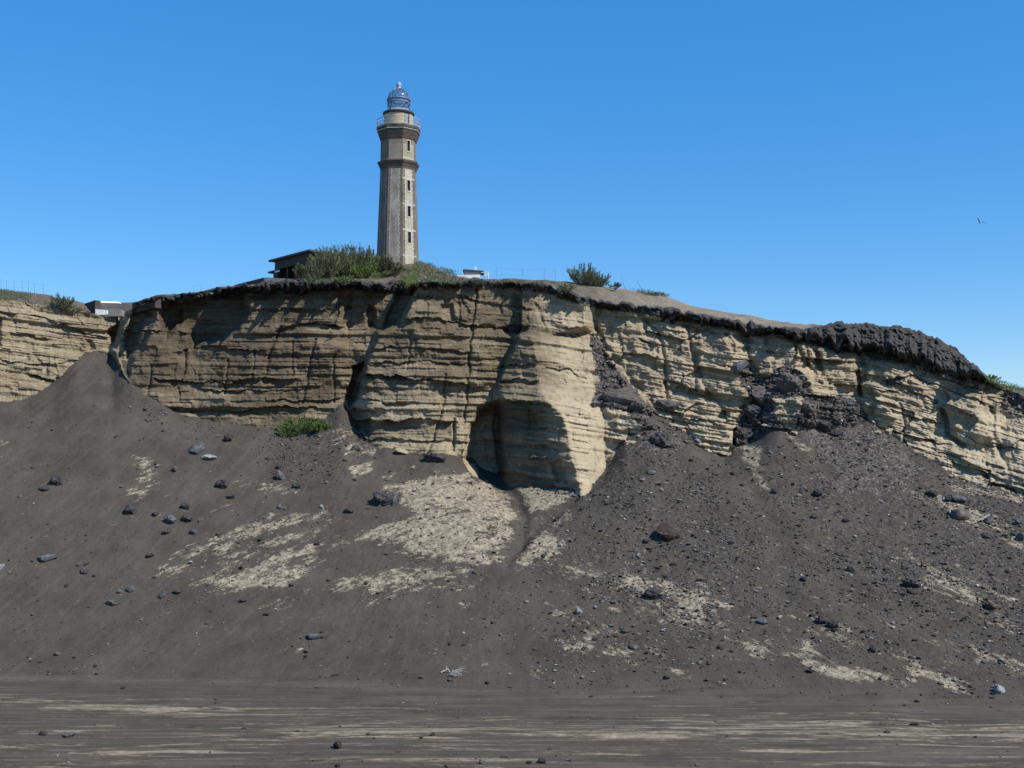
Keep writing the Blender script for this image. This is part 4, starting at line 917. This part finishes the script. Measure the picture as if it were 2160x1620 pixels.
m = MB(); m.lathe(prof([(46.3, 281.8), (47.0, 281.4), (47.2, 280.2), (46.3, 279.8)]), 8, PH, False); m.build('moulding', M_PALETRIM, gal)
M_RAIL = simple('weathered_rail_metal', (.30, .33, .38), (.45, .47, .50), 5, .2, .6)
m = MB(); n_ = 60
for i in range(n_):
    a = 2*math.pi*i/n_; R_ = 45.3*pm; p = Vector((R_*math.sin(a), -R_*math.cos(a), 0))
    r_ = .018 if i % 10 else .035
    m.tube(p+Vector((0, 0, zr(273.5))), p+Vector((0, 0, zr(255.5 if i % 10 else 254))), r_, n=4)
for row, th in ((256, .035), (264, .018), (271.5, .04)):
    R_ = 45.3*pm; q = zr(row); m.lathe([(R_-th, q-th), (R_+th, q-th), (R_+th, q+th), (R_-th, q+th), (R_-th, q-th)], 64)
m.build('railing', M_RAIL, lh)
M_DRUM = simple('ochre_render', (.40, .29, .15), (.55, .43, .25), 1.2, .3)
m = MB(); m.lathe(prof([(31, 274), (30.5, 262), (30.5, 244)]), 64, 0); drum = m.build('watch_room', M_DRUM, lh)
m = MB(); m.lathe(prof([(30, 245), (32.6, 244), (33.4, 241.5), (33.4, 239.5), (30, 238.6), (10, 238.4)]), 64, 0); m.build('roof_rim', simple('dark_rim', (.05, .045, .045), (.09, .08, .08)), lh)
da = math.radians(34+5.8); Rz = Matrix.Rotation(da, 4, 'Z')
m = MB(); m.box(-.30, .30, -30.9*pm, -29.*pm, zr(269), zr(246), Rz); dr = m.build('door', simple('blue_grey_door', (.22, .25, .29), (.30, .33, .37), 4), lh)
m = MB(); m.box(.18, .34, -31.25*pm, -29*pm, zr(268), zr(247), Rz); m.box(-.34, .34, -31.4*pm, -29*pm, zr(246.6), zr(245.4), Rz); m.build('door_opening', M_DARKGL, dr)
# lantern
M_IRON = simple('painted_iron', (.10, .13, .17), (.20, .24, .28), 4, .2, .5, .02, .5)
M_ZINC = simple('grey_blue_zinc', (.18, .25, .33), (.30, .38, .45), 3, .2, .45, .02, .5)
tg = NT('lantern_glass', .05, .5); tg.b.inputs['Base Color'].default_value = (.75, .86, .9, 1); tg.b.inputs['Transmission Weight'].default_value = 1; tg.b.inputs['IOR'].default_value = 1.02
mx = tg.n('ShaderNodeMixShader'); tr = tg.n('ShaderNodeBsdfTransparent'); tr.inputs[0].default_value = (.86, .92, .95, 1); gl = tg.n('ShaderNodeBsdfGlossy'); gl.inputs['Roughness'].default_value = .06
df = tg.n('ShaderNodeBsdfDiffuse'); df.inputs[0].default_value = (.22, .34, .50, 1); m2_ = tg.n('ShaderNodeMixShader'); m2_.inputs[0].default_value = .3
tg.l(gl.outputs[0], m2_.inputs[1]); tg.l(df.outputs[0], m2_.inputs[2]); mx.inputs[0].default_value = .24
tg.l(tr.outputs[0], mx.inputs[1]); tg.l(m2_.outputs[0], mx.inputs[2]); tg.l(mx.outputs[0], tg.t.nodes['Material Output'].inputs[0])
RL = 23.2*pm; za, zb = zr(237.5), zr(211.5); DH = zr(187)-zb
m = MB(); m.lathe([(RL, za), (RL, zb)], 48); m.build('lantern_glazing', tg.m, lh)
m = MB(); m.lathe([(RL*math.cos(a), zb+DH*math.sin(a)) for a in np.linspace(0, 1.42, 14)], 48); dome = m.build('dome', tg.m, lh)
m = MB()
for sgn in (1, -1):
    for i in range(12):
        prev = None
        for j in range(7):
            a = 2*math.pi*i/12+sgn*j/6*1.05; q = j/6; p = Vector((RL*math.sin(a), -RL*math.cos(a), za+(zb-za)*q))
            if prev is not None: m.tube(prev, p, .055, n=4)
            prev = p
for row in (237, 218.5): R_ = RL; q = zr(row); m.lathe([(R_-.06, q-.07), (R_+.06, q-.07), (R_+.06, q+.07), (R_-.06, q+.07), (R_-.06, q-.07)], 48)
m.build('lattice_frame', M_IRON, lh)
m = MB()
for sgn in (1, -1):
    for i in range(12):
        prev = None
        for j in range(9):
            e = j/8*1.40; a = 2*math.pi*i/12+sgn*j/8*.9; p = Vector((RL*math.cos(e)*math.sin(a), -RL*math.cos(e)*math.cos(a), zb+DH*math.sin(e)))
            if prev is not None: m.tube(prev, p, .035, n=4)
            prev = p
m.lathe([(RL-.05, zb-.12), (RL+.12, zb-.12), (RL+.14, zb+.05), (RL-.05, zb+.10)], 48)
m.build('rib', M_IRON, dome)
m = MB(); m.lathe(prof([(31, 238.5), (27, 237), (24.4, 236.2), (23.6, 233.5), (22.6, 233.5)]), 48); m.build('lantern_base', M_ZINC, lh)
m = MB(); m.lathe([(.0, zr(188.5)), (.42, zr(188.3)), (.26, zr(187)), (.29, zr(184)), (.32, zr(180)), (.31, zr(176.5)), (.2, zr(173.8)), (0, zr(173))], 24); m.build('ventilator', M_ZINC, lh)
m = MB(); m.tube((0, 0, zr(174)), (0, 0, zr(160)), .025, .015); m.tube((-.15, 0, zr(163)), (.15, 0, zr(163)), .012); m.build('lightning_rod', M_IRON, lh)

# ------------------------------------------------------------------ buildings and walls on the top
def prism(m, quad, back):
    """quad: four (px,py,D) front corners; back: extrusion vector"""
    a = [PV(*q) for q in quad]; b = [q+Vector(back) for q in a]
    m.add(a+b, [(0,1,2,3),(7,6,5,4),(0,4,5,1),(1,5,6,2),(2,6,7,3),(3,7,4,0)])
def thing_at(name, p, label, cat, group=None): return empty(name, p, label, cat, group)
def fin(m, name, mat, root):
    o = m.build(name, mat, root); o.matrix_parent_inverse = Matrix.Translation(-root.location); return o
M_CONC = simple('weathered_concrete', (.15, .135, .12), (.27, .25, .22), 1.2, .4); M_DCON = simple('dark_wall', (.045, .038, .033), (.085, .072, .060), 1.5, .4)
M_WHITE = simple('white_render', (.62, .62, .62), (.80, .80, .78), 2, .2); M_RUST = simple('rusty_iron', (.16, .07, .04), (.24, .11, .06), 6, .3)
M_ROOF = simple('dark_roof_slab', (.06, .06, .065), (.10, .10, .105), 2, .3); M_LILAC = simple('grey_lilac_wall', (.30, .27, .29), (.38, .34, .36), 3, .2)
bdir = (Vector((-28.1, 132.5, 0))-Vector((-22.5, 126, 0))).normalized(); bin_ = Vector((-bdir.y*-1, -bdir.x*1, 0)); bin_ = Vector((.757, .652, 0))
rt = thing_at('ruined_house', PV(640, 592, 127), 'half buried dark ruined house with a flat slab roof, left of the lighthouse mound', 'house')
R0 = PV(656, 590, 125.6); zt = PV(651, 533, 126).z; zbm = PV(651, 598, 126).z-1.
def bx(m, a0, a1, b0, b1, z0, z1):
    """box in the house's own axes: a along the front, b inward"""
    O = Vector((R0.x, R0.y, 0)); vs = []
    for z_ in (z0, z1):
        for a, b in ((a0, b0), (a1, b0), (a1, b1), (a0, b1)): q = O+bdir*a+bin_*b; vs.append((q.x, q.y, z_))
    m.add(vs, [(0,3,2,1),(4,5,6,7),(0,1,5,4),(1,2,6,5),(2,3,7,6),(3,0,4,7)])
m = MB(); bx(m, 0, 8.2, 0, .25, zt-1.0, zt); bx(m, 0, 1.6, 0, .25, zbm, zt-1.0); bx(m, 7.6, 8.2, 0, .25, zbm, zt-1.0); bx(m, 0, .25, .25, 5, zbm, zt); bx(m, 7.95, 8.2, .25, 5, zbm, zt); bx(m, .25, 7.95, 4.7, 5, zbm, zt)
fin(m, 'wall', M_DCON, rt)
m = MB(); bx(m, -.4, 8.9, -.45, 5.3, zt+.003, zt+.22); fin(m, 'roof', M_ROOF, rt)
for a in (3.4, 5.4): m = MB(); bx(m, a, a+.14, .06, .2, zbm, zt-1.003); fin(m, 'post', M_RUST, rt)
m = MB(); bx(m, 8.203, 9.6, .6, 3, zbm, zt-1.1); bx(m, 8.203, 10.4, .3, 3.3, zt-1.095, zt-.9); fin(m, 'side_annex', M_DCON, rt)
m = MB(); bx(m, 7.0, 8.1, -.06, -.003, zt-1.35, zt-1.15); fin(m, 'ledge', M_WHITE, rt)
def wall(label, quads, mat, name='concrete_wall', back=(0, .6, 0), group='broken walls along the cliff top'):
    m = MB(); c = PV(*quads[0][0])
    rt = c; me_o = None
    for q in quads: prism(m, q, back)
    m.v = [tuple(Vector(v)-c) for v in m.v]
    o = m.build(name, mat, None, c); tag(o, label, 'wall', group); return o
wall('low pale concrete parapet in front of the ruined house', [[(558,604,123),(617,604,122.5),(617,589,122.5),(558,585,123)]], M_CONC)
wall('long thin dark wall climbing towards the ruined house from the left', [[(495,612,127),(556,600,123.6),(556,585.5,123.6),(495,601,127)]], M_DCON)
wall('dark leaning wall fragment left of the white strip wall at the gap', [[(177,641,124),(200,668,121),(201,633,121),(179,640,124)]], M_DCON, back=(.3, .8, 0))
wall('long wall with a white top strip behind the lava gravel in the gap', [[(202,638.5,128),(252,639.5,130),(250,636.5,130),(202,634.5,128)]], M_WHITE)
wall('low white wall stub at the left of the gap', [[(201,664,121),(227,664,121),(226,654,121),(201,652,121)]], M_WHITE)
wall('grey concrete block right of the low white wall stub', [[(228,667,120),(258,667,120),(256,653,120),(228,650,120)]], M_CONC, back=(0, 1.2, 0))
wall('big dark broken wall panel at the left end of the lava layer', [[(279,661,119),(327,649,115.5),(326,625,115.5),(279,640,119)]], M_DCON, back=(.5, .5, 0))
rt = thing_at('white_hut', PV(990, 590, 134), 'small white hut with a flat dark roof right of the lighthouse', 'hut')
m = MB(); prism(m, [(962,594,134),(1013,594,134),(1013,579,134),(962,580,134)], (0, 3, 0)); fin(m, 'lower_wall', M_WHITE, rt)
m = MB(); prism(m, [(979,579.2,134.3),(1013,578.8,134.3),(1013,570.5,134.3),(979,570.5,134.3)], (0, 2.4, 0)); fin(m, 'upper_wall', M_LILAC, rt)
m = MB(); prism(m, [(976,570.2,134),(1020,572.6,134),(1020,571,134),(978,567.6,134)], (0, 3, 0)); fin(m, 'roof', M_ROOF, rt)
m = MB(); prism(m, [(1001,569.5,134.6),(1005,569.5,134.6),(1005,562,134.6),(1001,562,134.6)], (0, .25, 0)); fin(m, 'chimney', M_WHITE, rt)
def pole(m, px, pa, pb, D, r=.025, lean=0): m.tube(PV(px, pa, D), PV(px+lean, pb, D), r, r*.8, 5)
rt = thing_at('aerial_mast', PV(1026, 592, 134), 'thin white aerial frame beside the small white hut', 'aerial')
m = MB(); pole(m, 1021, 592, 562, 134, .03); fin(m, 'mast', M_RAIL, rt)
m = MB(); pole(m, 1030, 594, 573, 134, .07); m.tube(PV(1015, 575, 134), PV(1030, 574, 134), .04); m.tube(PV(1023, 583, 134), PV(1028, 577, 134), .09); fin(m, 'frame', M_WHITE, rt)
M_POST = simple('thin_fence_post', (.10, .10, .11), (.17, .17, .18), 5)
def fence(label, posts, D, group='post and wire fences on the skyline'):
    rt = thing_at('fence', PV(posts[0][0], posts[0][1], D), label, 'fence', group)
    for (px, pa, pb) in posts: m = MB(); pole(m, px, pa, pb, D, .016); fin(m, 'post', M_POST, rt)
    m = MB()
    for (a, b) in zip(posts[:-1], posts[1:]):
        for q in (.1, .5): m.tube(PV(a[0], a[2]+(a[1]-a[2])*q, D), PV(b[0], b[2]+(b[1]-b[2])*q, D), .005, n=3)
    fin(m, 'wire', M_POST, rt)
fence('thin wire fence on the ridge between the white hut and the round bush', [(1047,596,562),(1102,598,566),(1148,600,564),(1172,601,568)], 137)
fence('thin wire fence among the grass at the far left skyline', [(2,620,588),(14,620,590),(30,622,590),(47,622,592),(60,624,590),(73,624,596),(92,626,598)], 139)
fence('two bare fence posts above the dark lava edge left of the ruined house', [(409,624,602),(424,622,600)], 122)
for k_, (px, pa, pb, ln, lab) in enumerate([(1320,612,583,-10,'bare leaning stick right of the round bush'), (1358,618,590,-16,'longer bare leaning stick above the green tuft on the ridge')]):
    m = MB(); c = PV(px, pa, 132); m.tube((0, 0, 0), PV(px+ln, pb, 132)-c, .03, .012, 5); tag(m.build('dead_stick', M_POST, None, c), lab, 'stick', 'dead sticks on the ridge')

# ------------------------------------------------------------------ plants
def mat_leaf(name, a, b, c):
    t = NT(name, .75, .2); n = t.attr('tint'); col = t.ramp(n, [(0, a), (.55, b), (1, c)])
    t.val(col, t.b.inputs['Base Color']); t.b.inputs['Roughness'].default_value = .7
    tr = t.n('ShaderNodeBsdfTranslucent'); t.l(col, tr.inputs[0]); mx = t.n('ShaderNodeMixShader'); mx.inputs[0].default_value = .25
    t.l(t.b.outputs[0], mx.inputs[1]); t.l(tr.outputs[0], mx.inputs[2]); t.l(mx.outputs[0], t.t.nodes['Material Output'].inputs[0]); return t.m
ML = {'dark': mat_leaf('tamarisk_leaf', (.055, .064, .032), (.125, .14, .066), (.24, .245, .13)), 'green': mat_leaf('green_leaf', (.045, .08, .018), (.12, .19, .04), (.24, .32, .09)),
      'grey': mat_leaf('grey_green_leaf', (.06, .07, .035), (.14, .155, .075), (.26, .27, .15)), 'brown': mat_leaf('dry_twig_leaf', (.035, .025, .018), (.08, .058, .035), (.16, .12, .07))}
M_BARK = simple('bark', (.07, .055, .04), (.14, .11, .08), 6)
def leafmesh(pts, dirs, ln, wd, r, name='foliage'):
    n = len(pts); d = dirs/np.linalg.norm(dirs, axis=1, keepdims=True); s = np.cross(d, r.normal(size=(n, 3))); s /= np.linalg.norm(s, axis=1, keepdims=True)
    ln = ln[:, None]; wd = wd[:, None]
    V = np.stack([pts-s*wd*.3, pts+d*ln*.5-s*wd, pts+d*ln, pts+d*ln*.5+s*wd], 1).reshape(-1, 3)
    return mesh_np(name, V, np.arange(4*n).reshape(-1, 4), False, {'tint': np.repeat(r.uniform(0, 1, n), 4)})
def shrub(px, py, wpx, hpx, col, label, name='shrub', group='shrubs on the cliff top', seed=1, stems=26, leaves=90, spread=.55, cat='shrub', upright=1.):
    r = np.random.RandomState(seed); p, n = hit(px, py); m = mpp(p); W, H = wpx*m, hpx*m
    rt = empty(name, p-Vector((0, 0, .1)), label, cat, group); mb = MB(); LP = []; LDr = []
    for i in range(stems):
        a = r.uniform(0, 6.283); q = math.sqrt(r.uniform()); bx_ = Vector((math.cos(a)*q*W*.30, math.sin(a)*q*W*.22, 0))
        h = H*(1-.42*q*q)*r.uniform(.5, 1.08); tip = bx_+Vector((math.cos(a)*q*W*spread*.45+r.normal()*.04*W, math.sin(a)*q*W*.25, h))
        mid = bx_.lerp(tip, .5)+Vector((r.normal()*.04*W, r.normal()*.04*W, .04*H)); mb.tube(Vector((bx_.x*.2, bx_.y*.2, -.2)), mid, .028*H**.5, .018*H**.5, 4, False); mb.tube(mid, tip, .018*H**.5, .006, 4, False)
        nl = leaves; t = r.uniform(.12, 1., nl)**.8
        b0 = np.array(bx_[:]); m0 = np.array(mid[:]); t0 = np.array(tip[:])
        c = np.where((t < .5)[:, None], b0+(m0-b0)*(t*2)[:, None], m0+(t0-m0)*((t-.5)*2)[:, None])
        rad = (.085*H*(1.12-t)+.03)
        c = c+r.normal(size=(nl, 3))*rad[:, None]*.6
        LP.append(c); LDr.append((t0-b0)/H*upright+r.normal(size=(nl, 3))*.38+np.array([0, 0, .35]))
    LP = np.concatenate(LP); LDr = np.concatenate(LDr); k = len(LP)
    link('foliage', leafmesh(LP, LDr, r.uniform(.12, .30, k)*max(.6, min(1.2, H*.5)), r.uniform(.018, .04, k), r), ML[col], rt)
    mb.build('stem', M_BARK, rt); return rt
SH = [(652,592,50,40,'dark','low dark green shrub against the ruined house, leftmost on the mound'),
 (686,588,62,66,'dark','dark feathery shrub in front of the ruined house roof'),
 (716,584,60,64,'dark','broad feathery shrub in the middle of the mound'),
 (750,580,64,66,'dark','tallest feathery shrub on the mound, left of the lighthouse'),
 (784,572,54,46,'dark','dark shrub with spiky tips just left of the lighthouse foot'),
 (668,598,40,22,'grey','low grey green bush at the foot of the leftmost feathery shrubs'),
 (770,586,66,34,'green','bright green bush under the tallest feathery shrub'),
 (800,570,44,28,'green','green bush nearest the shaded left side of the lighthouse foot'),
 (726,596,34,16,'green','small bright green tuft on the bare soil of the mound'),
 (822,582,46,40,'brown','dry brown tangled bush in front of the lighthouse foot'),
 (1232,602,60,44,'dark','round dark bush alone on the right hand ridge'),
 (1262,604,46,30,'dark','lower bush grown onto the right side of the round bush'),
 (1297,606,26,12,'dark','small dark tuft right of the round bush'),
 (130,652,42,32,'grey','grey green bush at the far left cliff edge'),
 (150,660,40,16,'grey','low grey green bush on the right flank of the far left bush'),
 (640,912,62,34,'green','bright green shrub growing at the cliff foot above the ash'),
 (672,908,44,26,'green','right hand half of the green growth at the cliff foot'),
 (606,922,34,22,'green','pale green tuft lowest and leftmost of the growth at the cliff foot'),
 (1385,624,34,9,'green','flat green tuft on the right hand skyline'),
 (1195,612,30,16,'grey','grass tuft below the round bush at the lava edge'),
 (1085,702,40,24,'brown','dry thorny bush growing over the black lump on the cliff ledge'),
 (2090,800,26,12,'green','green tuft where the lava layer ends at the right'),
 (1000,600,30,14,'grey','grey green tuft beside the small white hut')]
for i, (px, py, ww, hh, c_, lab) in enumerate(SH):
    sp = .85 if c_ in ('dark',) else 1.2; hh = hh*1.12
    shrub(px, py, ww, hh, c_, lab, seed=30+i, stems=int(16+ww*hh/80.), leaves=80 if ww > 40 else 50, spread=sp, group='bushes on the cliff top and at the cliff foot', upright=1.2 if c_ == 'dark' else .7)
def cover(name, polys, n, col, label, seed, lh_=(.12, .35)):
    r = np.random.RandomState(seed); pts = []
    for poly, k in polys:
        xs = [p[0] for p in poly]; ys = [p[1] for p in poly]; c = 0; tries = 0
        while c < k and tries < k*6:
            tries += 1; x_, y_ = r.uniform(min(xs), max(xs)), r.uniform(min(ys), max(ys))
            if sdpoly(poly, np.array([x_]), np.array([y_]))[0] > 0: continue
            p, nn_ = hit(x_, y_)
            if p.y > 145: continue
            c += 1
            for q in range(n):
                pts.append((p.x+r.normal()*.22, p.y+r.normal()*.22, p.z+r.uniform(-.05, .12)))
    pts = np.array(pts); k = len(pts); d = r.normal(size=(k, 3))*.45+np.array([0, -.1, .9])
    o = link(name, leafmesh(pts, d, r.uniform(*lh_, k), r.uniform(.012, .03, k), r, name), ML[col]); return tag(o, label, 'ground cover', kind='stuff')
cover('ground_cover', [([(878,552),(900,556),(960,574),(985,590),(1000,600),(940,604),(886,596),(870,575)], 330), ([(640,592),(700,590),(690,600),(650,604)], 50), ([(1000,592),(1180,596),(1180,606),(1000,604)], 70), ([(0,612),(70,620),(60,632),(0,634)], 150), ([(30,630),(180,650),(176,664),(60,650)], 60), ([(1330,610),(1400,620),(1420,630),(1350,622)], 50)], 16, 'grey', 'grey green low plants covering the mound right of the lighthouse and the cliff top', 71)
cover('creeper', [([(850,570),(884,560),(880,596),(858,612),(836,622),(832,608),(850,592)], 150), ([(780,570),(850,560),(850,575),(790,590)], 60), ([(2062,790),(2110,806),(2150,816),(2160,826),(2120,826),(2080,806)], 90)], 16, 'green', 'green creeping plants hanging over the cliff edge below the lighthouse', 72)

# ------------------------------------------------------------------ driftwood, gull
def tangle(name, px, py, wpx, hpx, n, rad, label, seed, cat, mat):
    r = np.random.RandomState(seed); p, _ = hit(px, py+hpx*.45); m_ = mpp(p); W, H = wpx*m_, hpx*m_; mb = MB()
    for i in range(n):
        a = r.uniform(-1, 1); q = Vector((-W*.35+abs(a)*W*.2, r.normal()*.1, .05)); d = Vector((r.uniform(.4, 1.), r.normal()*.4, r.uniform(.1, 1.1))).normalized(); L_ = r.uniform(.35, .9)*W
        prev = q; segs = 7
        for j in range(segs):
            d = (d+Vector((r.normal()*.12, r.normal()*.12, -.16-.05*r.uniform()))).normalized(); nx = prev+d*L_/segs
            nx.z = max(nx.z, .03); nx.z = min(nx.z, H); mb.tube(prev, nx, rad*(1-.7*j/segs), rad*(1-.7*(j+1)/segs), 5, False); prev = nx
    o = mb.build(name, mat, None, p); return tag(o, label, cat)
M_BLEACH = simple('bleached_wood', (.42, .39, .34), (.60, .57, .52), 8)
tangle('driftwood', 962, 1415, 50, 24, 22, .022, 'bleached white tangle of branches lying on the ash above the flat', 5, 'driftwood', M_BLEACH)
tangle('dead_branch', 236, 1107, 22, 6, 1, .02, 'small bleached twig on the smooth left ash slope', 6, 'branch', M_BLEACH)
m = MB(); p, _ = hit(942, 1420); m.tube((-.38, 0, .05), (.1, 0, .30), .05, .04, 6); m.tube((.1, 0, .3), (.22, .05, .05), .04, .03, 6); m.tube((0, 0, .25), (.02, 0, .5), .03, .015, 6)
tag(m.build('driftwood_root', M_BLEACH, None, p), 'thick bleached root stump at the left of the white branch tangle', 'driftwood')
# gull in flight
def gull():
    V = []; Fc = []; c = PV(2068, 470, 95)
    n = 12; prof_ = [(-.30, .004, 0), (-.24, .03, 0), (-.12, .06, -.005), (0, .075, -.01), (.10, .065, 0), (.17, .045, .012), (.21, .042, .02), (.25, .03, .018), (.29, .01, .008), (.33, .002, 0)]
    for x_, r_, z_ in prof_:
        for i in range(n): a = 2*math.pi*i/n; V.append((x_, r_*math.cos(a), z_+r_*math.sin(a)))
    for j in range(len(prof_)-1):
        for i in range(n): k = (i+1) % n; Fc.append([j*n+i, j*n+k, (j+1)*n+k, (j+1)*n+i])
    tint = [0.]*len(V)
    for s in (1, -1):
        path = [(.05, .05, .02, .16), (.07, .22, .16, .15), (.06, .38, .24, .13), (-.02, .55, .28, .08), (-.12, .68, .30, .015)]
        b = len(V)
        for (x_, y_, z_, ch) in path:
            V += [(x_+ch*.5, s*y_, z_), (x_, s*y_, z_+.012), (x_-ch*.5, s*y_, z_), (x_, s*y_, z_-.006)]; tint += [1.]*4
        for j in range(len(path)-1):
            for i in range(4): k = (i+1) % 4; Fc.append([b+j*4+i, b+j*4+k, b+(j+1)*4+k, b+(j+1)*4+i])
    b = len(V); V += [(-.27, 0, .01), (-.42, .07, .012), (-.42, -.07, .012), (-.30, 0, -.012)]; tint += [0.]*4
    Fc += [[b, b+1, b+2, b+2], ]
    Fc[-1] = [b, b+1, b+3, b+2]
    me = mesh_np('gull', np.array(V), np.array(Fc), True, {'tint': np.array(tint)})
    t = NT('gull_feathers', .7, .2); t.out(t.mix(t.attr('tint'), (.8, .8, .8), (.10, .11, .13)))
    o = link('gull', me, t.m, None, c); o.rotation_euler = (math.radians(25), 0, math.radians(115)); o.scale = (.75,)*3; tag(o, 'single gull with dark raised wings flying in the sky at the right', 'bird')
gull()
